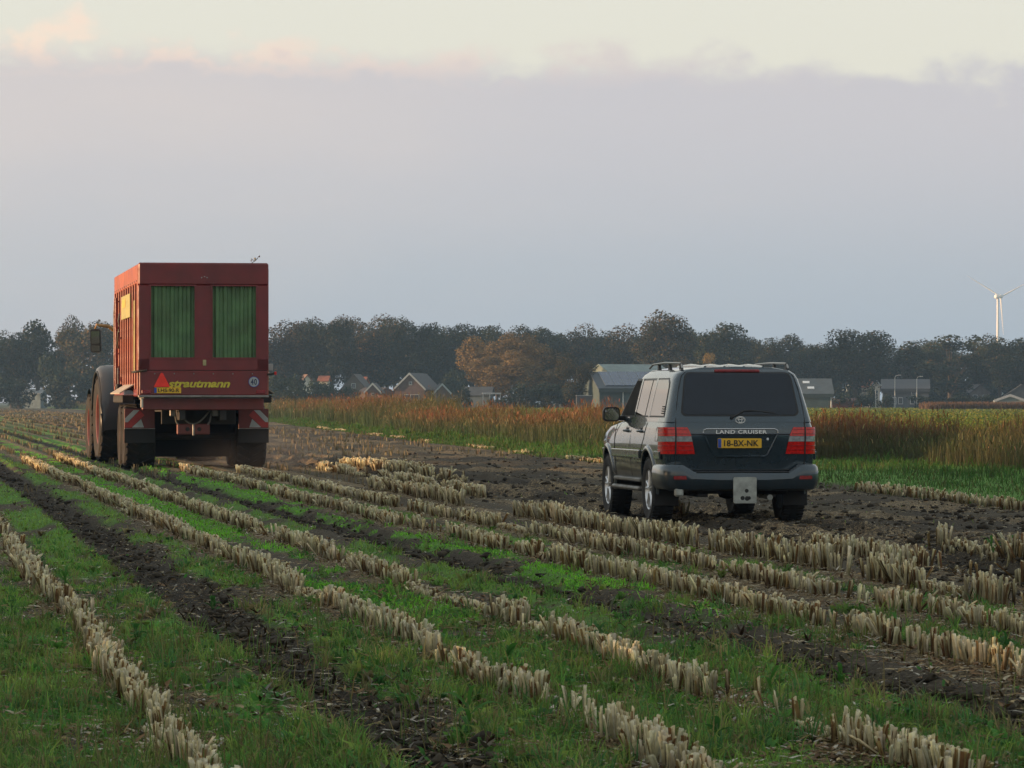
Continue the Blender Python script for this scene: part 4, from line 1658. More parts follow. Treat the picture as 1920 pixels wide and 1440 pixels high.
def long_barn(name, label, px0, Y, length, width, ridge_y, eave_y, rz, c_wall, c_roof, panels=0, skylights=(), group=None, pipe=None):
    """Long side towards the camera, left corner at px0. Parts: wall, roof (> solar_panel, skylight), gutter, downpipe."""
    zr, ze = py_z(ridge_y, Y + width / 2), py_z(eave_y, Y)
    t = thing(name, label, 'barn', (px_x(px0, Y), Y, -.05), rz, group)
    mw = pbr(name + '_wall', c_wall, .75, scale=.8, dirt=.2)
    mr = pbr(name + '_roof', c_roof, .6, scale=.8, dirt=.2)
    mb = MB()
    mb.prism([(0, 0), (width, 0), (width, ze), (width / 2, zr), (0, ze)], 'yz', 0, length)
    mb.build('wall', mw, t, 0)
    sl = math.atan2(zr - ze, width / 2)
    nz, ny = math.cos(sl), math.sin(sl)
    ro = MB()
    for s in (0, 1):
        yb = -.4 if s == 0 else width + .4
        zb = ze - .4 * math.tan(sl)
        sg = -1 if s == 0 else 1
        ro.prism([(width / 2, zr + .02), (yb, zb), (yb + sg * ny * .15, zb + nz * .15), (width / 2, zr + .15 / nz)], 'yz', -.3, length + .3)
    rf = ro.build('roof', mr, t, 0)
    g = MB()
    g.box((length / 2, -.5, ze - .35), (length + .4, .16, .5))
    g.build('gutter', pbr(name + '_gutter', tuple(c * .45 for c in c_wall), .5), t, 0)
    slope = math.hypot(width / 2, zr - ze)
    rotm = Matrix.Rotation(sl, 3, 'X')
    if panels:
        mp_ = pbr('solar_panel_glass', (.030, .055, .115), .12, spec=.8, var=.25, scale=2)
        n_in = 2
        pw = 1.32
        base = None
        for k in range(panels):
            for r_ in range(n_in):
                f = (r_ + .5) / n_in
                d = .35 + f * (slope - .55)
                cy_, cz_ = d * math.cos(sl), ze + d * math.sin(sl)
                if base is None:
                    p = MB()
                    p.box((0, 0, 0), (pw - .13, (slope - .55) / n_in - .05, .06))
                    base = p.mesh('solar_panel', 0)
                    base.materials.append(mp_)
                o = link('solar_panel', base, None, rf)
                o.location = (1.6 + k * pw, cy_ - ny * .26, cz_ + nz * .26)
                o.rotation_euler = (sl, 0, 0)
        rail = MB()
        for k in range(panels + 1):
            d = .35 + .5 * (slope - .55)
            rail.box((1.6 + (k - .5) * pw, d * math.cos(sl) - ny * .25, ze + d * math.sin(sl) + nz * .25), (.12, slope - .5, .05), 0, rotm)
        rail.build('panel_rail', pbr('aluminium_rail', (.16, .18, .21), .5, .3), rf, 0)
    for fx, f in skylights:
        p = MB()
        d = f * slope
        p.box((fx * length, d * math.cos(sl) - ny * .2, ze + d * math.sin(sl) + nz * .2), (1.0, .7, .08), 0, rotm)
        p.build('skylight', pbr('skylight_glass', (.75, .78, .8), .3), rf, 0)
    if pipe is not None:
        p = MB()
        p.tube([(pipe * length, -.12, 0), (pipe * length, -.12, ze - .2)], .09, 6)
        p.build('downpipe', pbr('zinc_pipe', (.5, .52, .53), .5), t, 0)
    return t


long_barn('solar_barn', 'green walled barn with blue solar panels on its roof, left behind the grey car', 1124, 560, 21, 11, 698.5, 727, R(11), (.045, .075, .080), (.052, .068, .085), panels=14, pipe=.16)
long_barn('high_barn', 'higher barn with a long pale green grey roof behind the solar barn', 1150, 660, 10.5, 12, 684, 703, R(20), (.13, .17, .16), (.17, .22, .215))
long_barn('dark_barn', 'dark green barn with two white skylights right behind the grey car', 1440, 600, 9.6, 9, 711, 737, R(0), (.085, .115, .105), (.075, .09, .095), skylights=((.62, .72), (.68, .32)), pipe=.985)
long_barn('red_wall_shed', 'low red brick shed wall right of the dark barn', 1562, 640, 3.5, 3, 747, 751, R(0), (.20, .06, .055), (.16, .07, .06))
long_barn('grey_house', 'grey house with white window frames behind the two street lamps', 1655, 700, 8, 8, 712, 728, R(-5), (.07, .085, .105), (.055, .06, .07))
hs = bpy.data.objects['grey_house']
for q, (wx, wz) in enumerate(((.9, 1.5), (2.0, 1.5), (3.1, 1.5), (5.2, 1.5), (6.6, 1.5), (5.4, 3.0))):
    f = MB()
    f.box((wx, -.05, wz), (.85, .08, 1.2))
    fo = f.build('window', M_WHITE, hs, 0)
    p = MB()
    p.box((wx, -.10, wz), (.62, .04, .95))
    p.build('pane', M_GLASS_FAR, fo, 0)
gable_house('white_gabled_house', 'white gable catching orange sunlight through the trees right of the dark barn', 1641, 760, 20, 713, 724, 8, (.62, .56, .50), (.30, .12, .08), R(24), trim=True, windows=((.3, 3.2, .5, .6),))
gable_house('pale_teal_shed', 'pale teal building glimpsed between trunks right of the dark barn', 1612, 850, 26, 722, 732, 8, (.35, .42, .42), (.25, .3, .3), R(12), trim=False, cat='shed')
gable_house('pale_teal_shed', 'pale teal building glimpsed under the loose trees near the right edge', 1885, 900, 36, 716, 730, 8, (.40, .46, .46), (.25, .3, .3), R(12), trim=False, cat='shed')
gable_house('pale_roofed_hut', 'low hut with a pale blue roof at the right edge behind the crop', 1894, 560, 50, 742, 751, 7, (.22, .26, .27), (.46, .55, .62), R(-6), trim=True, cat='hut')
gable_house('dark_roofed_farm', 'dark steep roofed farmhouse at the right edge above the pale blue hut', 1916, 700, 60, 722, 742, 10, (.10, .10, .10), (.05, .055, .06), R(-6), trim=False)
gable_house('grey_cottage', 'grey cottage between trunks left of the pale blue hut', 1838, 760, 36, 722, 736, 10, (.15, .14, .14), (.08, .08, .09), R(8), trim=False, windows=((-1, 2.2, .9, .9), (.9, 2.2, .9, .9)))

# dark container and heap by the barn
ct = thing('dark_container', 'dark blue grey container standing at the left end of the solar barn', 'container', (px_x(1095, 556), 556, 0))
mb = MB()
mb.box((0, 0, 1.05), (2.2, 2.0, 2.1), .05)
mb.build('box', pbr('container_paint', (.035, .045, .065), .6, dirt=.3), ct)
mb = MB()
mb.box((0, 0, 2.16), (2.3, 2.1, .1), .02)
mb.build('lid', pbr('container_lid', (.22, .24, .26), .5), ct)
for q in (-.7, -.25, .25, .7):
    mb = MB()
    mb.box((q, -1.03, 1.05), (.09, .08, 1.9))
    mb.build('rib', bpy.data.materials['container_paint'], ct, 0)
tag(link('rusty_weed_strip', np_mesh('rusty_weed_strip', *blades(
    np.stack([px_x(rng.uniform(1740, 1990, 9000), 500.0 + 0 * np.zeros(9000)), 500 + rng.random(9000) * 12, np.zeros(9000)], 1), .5 + 1.0 * rng.random(9000),
    .10 + .08 * rng.random(9000), rng.random(9000) * 3.14, rng.random(9000) * 6.28, .4 * rng.random(9000), jitcol(9000, [.08, .06, .035]), jitcol(9000, [.15, .085, .050], .3))), M_REED),
    'strip of reddish weeds behind the crop at the right edge', kind='stuff')

# street lamps
M_POLE = pbr('lamp_post_metal', (.42, .44, .45), .5, .3)
for px, lab in ((1642, 'slim street lamp left of the grey house with white windows'), (1678, 'street lamp in front of the grey house with white windows'), (1719, 'street lamp with a curved arm right of the grey house')):
    t = thing('street_lamp', lab, 'street lamp', (px_x(px, 640), 640, 0), 0, 'street lamps by the far road')
    ht = {1642: 3.6, 1678: 5.2, 1719: 5.0}[px]
    mb = MB()
    mb.tube([(0, 0, 0), (0, 0, 1.2), (0, 0, ht)], [.09, .075, .05], 8)
    mb.build('post', M_POLE, t)
    mb = MB()
    mb.tube([(0, 0, ht - .05), (.12, 0, ht + .22), (.5, 0, ht + .35)], .045, 6)
    mb.build('arm', M_POLE, t)
    mb = MB()
    mb.box((.72, 0, ht + .34), (.5, .2, .12), .04)
    mb.build('lamp_head', M_POLE, t)

# wind turbine
TY = 2600.0
tw = thing('wind_turbine', 'white wind turbine on a tall tower beyond the trees at far right', 'wind turbine', (px_x(1871, TY), TY, 0))
hub_z = py_z(556, TY)
M_TURB = pbr('turbine_white', (.78, .78, .76), .5, var=.05)
mb = MB()
mb.tube([(0, 0, -.5), (0, 0, hub_z * .5), (0, 0, hub_z - 1.2)], [1.2, .95, .7], 20)
mb.build('tower', M_TURB, tw)
mb = MB()
mb.box((-.6, -1.0, hub_z), (3.4, 5.5, 3.0), .9)
mb.build('nacelle', M_TURB, tw)
hx, hy = 2.2, 2.6
mb = MB()
mb.lathe([(0, -1.6), (.9, -1.2), (1.5, 0), (1.4, 1.2), (0, 1.4)], 16, 'y', (hx, hy, hub_z))
mb.build('hub', M_TURB, tw)
for ang, ln in ((148, 25), (28, 20), (-86, 24)):
    a = R(ang)
    mb = MB()
    rows = []
    for i in range(10):
        f = i / 9
        rr = 1.0 + f * ln
        ch = (.8 if i == 0 else 0.9 * (1 - f) ** .8 + .12)
        cx_, cz_ = hx + math.cos(a) * rr, hub_z + math.sin(a) * rr
        px_, pz_ = -math.sin(a), math.cos(a)
        tk = .35 * (1 - f) + .05
        rows.append([(cx_ + px_ * ch * .35, hy, cz_ + pz_ * ch * .35), (cx_, hy - tk, cz_), (cx_ - px_ * ch * .65, hy, cz_ - pz_ * ch * .65), (cx_, hy + tk, cz_), (cx_ + px_ * ch * .35, hy, cz_ + pz_ * ch * .35)])
    mb.grid(rows)
    mb.build('blade', M_TURB, tw, 60)

# ================================================================== the grey car
M_GLASS_R = pbr('dark_rear_glass', (.010, .017, .030), .06, var=.05, spec=.42)
M_PAINT = pbr('slate_metallic_paint', (.022, .045, .066), .24, .45, .05, 9, coat=1.0, dirt=.09, dirt_col=(.10, .085, .065))
M_PANE = pbr('tinted_glass', (.006, .008, .011), .03, var=.05, spec=.9, coat=.5)
M_DULL_PANE = pbr('unreflecting_dark_pane', (.010, .009, .009), .7, spec=.1)  # matte dark colour for the left front pane that mirrors no bright sky
M_RUBBER = pbr('black_rubber', (.018, .018, .019), .75, dirt=.35, dirt_col=(.06, .048, .036))
M_BLACK = pbr('black_plastic', (.016, .016, .018), .5)
M_ALLOY = pbr('silver_alloy', (.62, .63, .65), .32, .85, .06)
M_BADGE = pbr('bright_badge_metal', (.80, .80, .80), .35, .3, .04)
M_CHROME = pbr('chrome_trim', (.70, .70, .72), .15, .95, .05)
M_SILVER = pbr('silver_rail', (.30, .30, .30), .35, .6, .08)
M_STEP = pbr('step_metal', (.14, .14, .135), .4, .4, dirt=.5)
M_RED = pbr('red_lens', (.55, .010, .008), .22, coat=.25, var=.25, scale=30)
M_DKRED = pbr('dark_red_lens', (.22, .006, .008), .22, coat=.25, var=.3, scale=40)
M_CLEAR = pbr('clear_lens', (.42, .46, .50), .12, .35, coat=1.0, var=.25, scale=25)
M_PLATE = pbr('yellow_plate', (.72, .42, .02), .45, var=.06)
M_BLUE = pbr('blue_plate_band', (.02, .07, .38), .45)
M_INK = pbr('black_lettering', (.012, .012, .012), .6)
M_MIRROR = pbr('mirror_glass', (.80, .80, .80), .02, 1.0, .02)
M_GALV = pbr('galvanised_plate', (.36, .38, .36), .55, .35, .25, 7, dirt=.5)

low_dirt(M_PAINT, .35, .85, .28, (.085, .070, .054), 6.0)
CS = 0.955
CY = 46.0
car = thing('car', 'dark blue grey estate off-road car with yellow number plate driving away over the field', 'car',
            (px_x(1393, CY), CY, -.012), ROW_A, None, CS)


def interp(x, xs, ys):
    return float(np.interp(x, xs, ys))


STN = [(.140, .80), (.143, .83), (.156, .875), (.19, .915), (.26, .940), (.42, .947), (.6, .950), (1.15, .955), (1.6, .957), (2.6, .957), (3.5, .955), (4.0, .948), (4.4, .92), (4.6, .86), (4.72, .76), (4.79, .56)]
LV = [(.0, .42), (.85, .42), (.955, .455), (.978, .56), (.992, .70), (1.0, .82), (1.0, .93), (.990, 1.03), (.968, 1.12), (.940, 1.19), (.88, 1.225), (0, 1.235)]


def top_z(y):
    return interp(y, [3.2, 3.5, 4.1, 4.5, 4.79], [1.235, 1.17, 1.13, 1.07, .98])


def yoff(z):
    return (1.03 - z) * .11 if z < 1.03 else (z - 1.03) * .13


def rear_w(y):
    return max(0, 1 - (y - .14) / .35)


def body_ring(y, W):
    T = top_z(y) / 1.235
    half = []
    for fx, z in LV:
        zz = z if z < .9 else .9 + (z - .9) * ((T * 1.235 - .9) / (1.235 - .9))
        half.append((fx * W, y + yoff(z) * rear_w(y), zz))
    left = [(-p[0], p[1], p[2]) for p in reversed(half[1:-1])]
    return half + left


mb = MB()
rings = [body_ring(y, W) for y, W in STN]
n = len(rings[0])
m = len(LV)
vs = [p for r in rings for p in r]
fs = []
for i in range(len(rings) - 1):
    for j in range(n):
        fs.append((i * n + j, i * n + (j + 1) % n, (i + 1) * n + (j + 1) % n, (i + 1) * n + j))
for base in (0, (len(rings) - 1) * n):
    for j in range(m - 1):
        a, b = j, j + 1
        la, lb_ = (n - a) % n, (n - b) % n
        q = [base + a, base + b, base + lb_, base + la]
        q = list(dict.fromkeys(q))
        if len(q) > 2:
            fs.append(tuple(q))
mb.add(vs, fs)
body = mb.build('body', M_PAINT, car, 30)
AX = (1.15, 4.0)
cut = MB()
for ya in AX:
    for s in (-1, 1):
        prof = [(0, s * .50), (.435, s * .50), (.435, s * 1.2), (0, s * 1.2)]
        cut.lathe([(max(r_, .0005), a_) for r_, a_ in prof], 40, 'x', (0, ya, .40), close=False)
cutter = cut.build('cutter', M_BLACK, None, 0)
md = body.modifiers.new('arches', 'BOOLEAN')
md.operation, md.object, md.solver = 'DIFFERENCE', cutter, 'EXACT'
body.parent = None
bpy.context.view_layer.update()
dg = bpy.context.evaluated_depsgraph_get()
bm_ = bpy.data.meshes.new_from_object(body.evaluated_get(dg))
bm_.name = 'body'
body.modifiers.clear()
body.data = bm_
bm_.polygons.foreach_set('use_smooth', [True] * len(bm_.polygons))
bm_.set_sharp_from_angle(angle=R(30))
body.parent = car
bpy.data.objects.remove(cutter)

# cabin
CLV = [(1.18, .905, .155, 3.60), (1.24, .888, .162, 3.47), (1.40, .850, .205, 3.20), (1.56, .812, .258, 2.96), (1.70, .775, .312, 2.74), (1.76, .742, .338, 2.62), (1.805, .675, .372, 2.48), (1.838, .48, .395, 2.36), (1.85, 0.0, .40, 2.32)]
CST = [(0, .90), (.012, .93), (.04, .965), (.10, .99), (.2, 1.0)]


def side_x(z):
    return interp(z, [c[0] for c in CLV], [c[1] for c in CLV])


def rear_y(z):
    return interp(z, [c[0] for c in CLV], [c[2] for c in CLV])


def front_y(z):
    return interp(z, [c[0] for c in CLV], [c[3] for c in CLV])


rings = []
for kk_ in range(15):
    half = []
    for z, W, yr, yf in CLV:
        if kk_ < 5:
            y, f = yr + CST[kk_][0], CST[kk_][1]
        elif kk_ > 9:
            y, f = yf - CST[14 - kk_][0] * 1.5, CST[14 - kk_][1]
        else:
            t = (kk_ - 4) / 6
            y, f = (yr + .2) * (1 - t) + (yf - .3) * t, 1.0
        bulge = .012 * math.sin(math.pi * min(1, max(0, (y - .2) / 3.2)))
        half.append((W * f, y, z + (bulge if z > 1.8 else 0)))
    left = [(-p[0], p[1], p[2]) for p in reversed(half[:-1])]
    rings.append(half + left)
n = len(rings[0])
m = len(CLV)
mb = MB()
vs = [p for r in rings for p in r]
fs = []
for i in range(len(rings) - 1):
    for j in range(n - 1):
        fs.append((i * n + j, i * n + j + 1, (i + 1) * n + j + 1, (i + 1) * n + j))
for base in (0, (len(rings) - 1) * n):
    for j in range(m - 1):
        q = list(dict.fromkeys([base + j, base + j + 1, base + n - 2 - j, base + n - 1 - j]))
        if len(q) > 2:
            fs.append(tuple(q))
mb.add(vs, fs)
mb.build('cabin', M_PAINT, car, 28)
# roof pressings
for x_ in (-.36, -.12, .12, .36):
    mb = MB()
    mb.tube([(x_, .52, 1.842), (x_, 1.4, 1.868), (x_, 2.2, 1.858)], [.02, .026, .02], 8)
    mb.build('roof_rib', M_PAINT, car)


def side_pane(s, lo, hi, z0, z1, prm=.005, nz=9):
    """Pane following the cabin side; lo/hi give its rear and front edge at height z."""
    rows = []
    for i in range(nz + 1):
        z = z0 + (z1 - z0) * i / nz
        a, b = lo(z), hi(z)
        rows.append([(s * (side_x(z) + prm), a + (b - a) * k / 6, z) for k in range(7)])
    mb = MB()
    mb.grid(rows)
    rim_ = [r[0] for r in rows] + rows[-1][1:] + [r[-1] for r in reversed(rows[:-1])] + list(reversed(rows[0][1:-1]))
    inner = [(p[0] - s * .012, p[1], p[2]) for p in rim_]
    q = len(rim_)
    mb.add(rim_ + inner, [(i, (i + 1) % q, q + (i + 1) % q, q + i) for i in range(q)])
    return mb


for s in (-1, 1):
    f0 = side_pane(s, lambda z: .385 + .30 * (z - 1.25) + (.10 * max(0, (z - 1.62) / .09) ** 2), lambda z: interp(z, [1.24, 1.72], [3.36, 2.72]), 1.235, 1.715, .003)
    f0.build('window_surround', M_BLACK, car)
    side_pane(s, lambda z: .42 + .30 * (z - 1.25) + (.10 * max(0, (z - 1.60) / .09) ** 2), lambda z: 1.30, 1.255, 1.695, .008).build('quarter_window', M_PANE, car)
    side_pane(s, lambda z: 1.40, lambda z: 1.60, 1.255, 1.69, .008).build('rear_door_quarter_light', M_PANE, car)
    side_pane(s, lambda z: 1.65, lambda z: 2.24, 1.255, 1.69, .008).build('rear_door_window', M_PANE, car)
    side_pane(s, lambda z: 2.40, lambda z: interp(z, [1.25, 1.69], [3.26, 2.72]), 1.255, 1.69, .008).build('front_door_window', M_PANE if s > 0 else M_DULL_PANE, car)
    for yb in (1.35, 2.32):
        side_pane(s, lambda z: yb - .045, lambda z: yb + .045, 1.24, 1.712, .010).build('door_pillar', M_PAINT, car)
    v = MB()
    for q in range(4):
        v.box((s * (side_x(1.29 + q * .025) + .012), .50 + q * .008, 1.285 + q * .027), (.012, .13, .012))
    v.build('air_vent', M_BLACK, car, 0)

# rear window with rounded corners
def rwin(half_w, z0, z1, rad, prm, nz=16):
    rows = []
    for i in range(nz + 1):
        t = .5 - .5 * math.cos(math.pi * i / nz)
        z = z0 + (z1 - z0) * t
        hw = half_w(z)
        d = min(z - z0, z1 - z)
        if d < rad:
            hw -= rad - math.sqrt(max(0, rad * rad - (rad - d) ** 2))
        rows.append([(-hw + 2 * hw * k / 10, rear_y(z) - prm - .004 * (1 - (2 * k / 10 - 1) ** 2), z) for k in range(11)])
    mb = MB()
    mb.grid(rows)
    return mb


rwin(lambda z: interp(z, [1.26, 1.78], [.735, .655]), 1.252, 1.785, .07, .004).build('window_seal', M_BLACK, car)
rwin(lambda z: interp(z, [1.26, 1.78], [.715, .635]), 1.270, 1.770, .065, .009).build('rear_window', M_GLASS_R, car)
mb = MB()
mb.box((0, .352, 1.800), (.56, .03, .036), .01)
mb.build('high_brake_light', M_DKRED, car)
mb = MB()
mb.tube([(-.11, .17, 1.225), (-.10, .145, 1.235)], .022, 10)
mb.tube([(-.10, .140, 1.235), (.05, .165, 1.315), (.18, .172, 1.318)], [.012, .010, .008], 6)
mb.tube([(.02, .170, 1.308), (.20, .176, 1.312), (.43, .164, 1.288)], [.009, .011, .008], 6)
mb.build('wiper', M_BLACK, car)

# seams of the tailgate and the doors
def rear_face_y(z):
    return .140 + yoff(z) - .0035


sm = MB()
for s in (-1, 1):
    sm.tube([(s * .795, rear_face_y(z), z) for z in (.58, .80, 1.03, 1.20)], .0055, 5)
    sm.tube([(s * x_, rear_y(z) - .001, z) for x_, z in ((.795, 1.20), (.772, 1.40), (.735, 1.60), (.692, 1.74), (.64, 1.782))], .0055, 5)
sm.tube([(-.795, rear_face_y(1.03), 1.03), (.795, rear_face_y(1.03), 1.03)], .007, 5)
sm.tube([(-.795, rear_face_y(.60), .60), (.795, rear_face_y(.60), .60)], .007, 5)
sm.build('tailgate_seam', M_BLACK, car)


def low_x(z, W=.957):
    return W * interp(z, [l[1] for l in LV[1:-1]], [l[0] for l in LV[1:-1]])


sm = MB()
for s in (-1, 1):
    for pts_ in ([(1.62, .56), (1.60, .82), (1.40, .98), (1.36, 1.2)], [(2.32, .5), (2.32, 1.2)], [(3.42, .5), (3.42, 1.0), (3.36, 1.2)]):
        dense = []
        for a, b in zip(pts_[:-1], pts_[1:]):
            for t in np.linspace(0, 1, 6):
                yy_, zz_ = a[0] + (b[0] - a[0]) * t, a[1] + (b[1] - a[1]) * t
                dense.append((s * (low_x(zz_) + .0005), yy_, zz_))
        sm = MB()
        sm.tube(dense, .0045, 5)
        sm.build('door_seam', M_BLACK, car)
    fl_ = rrect(.17, .17, .03, .60, 1.03)
    if s < 0:
        sm = MB()
        sm.tube([(s * (low_x(z, .951) + .0005), y, z) for y, z in fl_ + fl_[:1]], .003, 5)
        sm.build('fuel_flap_seam', M_BLACK, car)
for s in (-1, 1):
    for yh in (1.66, 2.60):
        mb = MB()
        mb.tube([(s * (low_x(1.06) - .01), yh - .12, 1.06), (s * (low_x(1.06) + .028), yh - .07, 1.062), (s * (low_x(1.06) + .030), yh + .07, 1.062), (s * (low_x(1.06) - .01), yh + .12, 1.06)], .016, 8)
        h_ = mb.build('door_handle', M_PAINT, car)
        mb = MB()
        mb.lathe([(.001, s * .004), (.05, s * .004), (.055, 0)], 16, 'x', (s * (low_x(1.06) + .0005), yh, 1.06))
        mb.build('handle_cup', M_BLACK, h_)
    for y0, y1, nm in ((.30, .70, 'side_moulding'), (1.62, 3.53, 'side_moulding'), (4.46, 4.60, 'side_moulding')):
        mb = MB()
        wy = interp((y0 + y1) / 2, [a for a, _ in STN], [b for _, b in STN])
        mb.box((s * (wy * 1.0 + .008), (y0 + y1) / 2, .775), (.030, y1 - y0, .105), .014)
        mo = mb.build(nm, M_PAINT, car)
        mb = MB()
        mb.box((s * (wy + .024), (y0 + y1) / 2, .815), (.008, y1 - y0 - .02, .020), .003)
        mb.build('chrome_strip', M_CHROME, mo)
    mb = MB()
    mb.box((s * .885, 2.58, .345), (.19, 1.90, .055), .02)
    mb.build('running_board', M_STEP, car)
    mb = MB()
    mb.box((s * .93, 2.58, .452), (.05, 1.86, .05), .015)
    mb.build('sill_strip', M_STEP, car)
    # flared arches
    for ya in AX:
        rows = []
        for i in range(27):
            th = R(-12 + 204 * i / 26)
            r_ = []
            for rad, ox in ((.425, -.05), (.430, .018), (.452, .026), (.485, .014), (.50, -.006)):
                zz_ = .40 + rad * math.sin(th)
                wx = low_x(min(max(zz_, .46), 1.15), interp(ya + rad * math.cos(th), [a for a, _ in STN], [b for _, b in STN]))
                r_.append((s * (wx + ox), ya + rad * math.cos(th), zz_))
            rows.append(r_)
        mb = MB()
        mb.grid(rows)
        mb.build('wheel_arch', M_PAINT, car, 50)
        mb = MB()
        rows = [[(s * .52, ya + .43 * math.cos(R(t)), .40 + .43 * math.sin(R(t))), (s * .93, ya + .432 * math.cos(R(t)), .40 + .432 * math.sin(R(t)))] for t in range(-15, 196, 10)]
        mb.grid(rows)
        mb.prism([(ya + .43 * math.cos(R(t)), .40 + .43 * math.sin(R(t))) for t in range(-15, 196, 10)], 'yz', s * .51, s * .53)
        mb.build('arch_liner', M_RUBBER, car, 0)


def car_wheel(x, y, s):
    r, w = .392, .275
    mb = MB()
    h = w / 2
    mb.lathe([(.235, -h * .75), (.30, -h * .98), (.355, -h), (.382, -h * .86), (.392, -h * .6), (.392, h * .6), (.382, h * .86), (.355, h), (.30, h * .98), (.235, h * .75)], 48, 'x', (0, 0, 0))
    for k in range(44):
        a = 2 * math.pi * k / 44
        for sx in (-1, 1):
            rot = Matrix.Rotation(a, 3, 'X')
            p = rot @ Vector((sx * .085, .393, 0))
            mb.box((p.x, p.y, p.z), (.085, .014, .030), 0, rot)
    t = mb.build('wheel', M_RUBBER, car, 30)
    t.location = (x, y, .392)
    mb = MB()
    o = s * h
    mb.lathe([(.238, o * -.75), (.225, 0), (.232, o * .70), (.246, o * .86), (.238, o * .80), (.215, o * .45)], 40, 'x')
    mb.build('rim', M_ALLOY, t, 40)
    mb = MB()
    for k in range(5):
        a = 2 * math.pi * (k + .2) / 5
        for da in (-.17, .17):
            c_, s_ = math.cos(a + da), math.sin(a + da)
            c2, s2 = math.cos(a + da * .5), math.sin(a + da * .5)
            mb.tube([(o * .72, .05 * c2, .05 * s2), (o * .70, .14 * c_, .14 * s_), (o * .74, .232 * c_, .232 * s_)], [.026, .019, .017], 6)
    mb.lathe([(.001, o * .84), (.045, o * .84), (.062, o * .70), (.062, o * .3)], 20, 'x')
    mb.build('spokes', M_ALLOY, t, 40)
    mb = MB()
    mb.lathe([(.001, o * .15), (.20, o * .15)], 24, 'x')
    mb.build('brake_disc', M_BLACK, t, 40)


for s in (-1, 1):
    for ya in AX:
        car_wheel(s * .818, ya, s)

# rear bumper
half = [(-.968, .71), (-.972, .45), (-.968, .26), (-.945, .13), (-.885, .045), (-.78, .008), (-.735, .001), (-.69, -.006), (-.60, -.012), (-.3, -.024), (0, -.028)]
path = half + [(-x, y) for x, y in reversed(half[:-1])]
rows = []
for i, (x, y) in enumerate(path):
    a, b = path[max(i - 1, 0)], path[min(i + 1, len(path) - 1)]
    tx, ty = b[0] - a[0], b[1] - a[1]
    l_ = math.hypot(tx, ty)
    nx_, ny_ = ty / l_, -tx / l_
    top = interp(abs(x), [.58, .735], [.570, .665])
    prof = [(-.10, .350), (-.03, .372), (0, .425), (.012, .49), (.014, top - .085), (.004, top - .03), (-.022, top), (-.15, top + .004)]
    rows.append([(x + nx_ * o_, y + ny_ * o_, z) for o_, z in prof])
mb = MB()
mb.grid(rows)
bump = mb.build('rear_bumper', M_PAINT, car, 40)
for s in (-1, 1):
    mb = MB()
    mb.prism(rrect(.17, .044, .015, s * .765, .512), 'xz', -.018, .04)
    mb.build('reflector', M_DKRED, bump)
mb = MB()
mb.box((0, .10, .578), (1.14, .22, .012), .004)
mb.build('step_pad', M_BLACK, bump)

# tail lights: red, clear and red bands wrapped round the corner
def light_path(s, xin, z):
    base = [(xin, .126), (.70, .126), (.795, .126), (.845, .131), (.888, .148), (.926, .186), (.953, .262), (.961, .36), (.963, .43)]
    return [(s * x, y + yoff(z) * rear_w(y)) for x, y in base]


for s in (-1, 1):
    first = None
    for z0, z1, mt, nm in ((.795, .942, M_RED, 'tail_light'), (.945, 1.008, M_CLEAR, 'reversing_lens'), (1.011, 1.118, M_RED, 'brake_lens')):
        rows = []
        for z in (z0, (z0 + z1) / 2, z1):
            xin = interp(z, [.795, 1.04, 1.118], [.560, .612, .655])
            rows.append([(x, y, z) for x, y in light_path(s, xin, z)])
        top = [(x - s * .02 * (abs(x) > .9), y + .05 * (abs(x) < .9), z) for x, y, z in rows[-1]]
        bot = [(x - s * .02 * (abs(x) > .9), y + .05 * (abs(x) < .9), z) for x, y, z in rows[0]]
        mb = MB()
        mb.grid([bot] + rows + [top])
        e0 = [r[0] for r in rows]
        mb.grid([[(p[0] + s * .0, p[1] + .04, p[2]) for p in e0], e0])
        ob = mb.build(nm, mt, first or car, 45)
        first = first or ob
    for zb in (.868, 1.064):
        for q in (-1, 1):
            z = zb + q * .026
            mb = MB()
            xin = interp(z, [.795, 1.04, 1.118], [.575, .627, .668])
            p_ = [(x, y - (.002 if abs(x) < .9 else 0), z) for x, y in light_path(s, xin, z)]
            p_ = [(x + s * (.002 if abs(x) > .9 else 0), y, z_) for x, y, z_ in p_]
            mb.tube(p_, .0035, 5)
            mb.build('lens_rib', M_DKRED if abs(zb - .972) > .01 else M_CLEAR, first)
    mb = MB()
    mb.tube([(s * .797, .1255 + yoff(z) - .003, z) for z in (.79, .95, 1.03, 1.12)], .009, 6)
    mb.build('light_gap', M_BLACK, first)

# number plate, recess, badge and emblem
mb = MB()
rim_pts = [(-.455, 1.028), (-.43, .98), (-.335, .785), (-.30, .765), (.30, .765), (.335, .785), (.43, .98), (.455, 1.028)]
mb.tube([(x, rear_face_y(z) - .004, z) for x, z in rim_pts], .012, 8)
mb.build('plate_recess_edge', M_PAINT, car)
mb = MB()
mb.add([(x, rear_face_y(z) - .001, z) for x, z in rim_pts], [tuple(range(8))])
mb.build('plate_recess', M_PAINT, car, 0)
mb = MB()
mb.prism(rrect(.54, .116, .012, -.015, .925), 'xz', .118, .130)
pl = mb.build('number_plate', M_PLATE, car, 0)
mb = MB()
mb.box((-.262, .1165, .925), (.040, .003, .106))
mb.build('country_band', M_BLUE, pl, 0)
put_text('18-BX-NK', .425, .076, (.005, .1165, .925), M_INK, pl, offset=.012)
mb = MB()
bar = [(-.46, 1.052), (-.452, 1.082), (-.42, 1.096), (.42, 1.096), (.452, 1.082), (.46, 1.052)]
mb.tube([(x, rear_face_y(z) - .006, z) for x, z in bar], .007, 6)
bar_o = mb.build('badge_bar', M_CHROME, car)
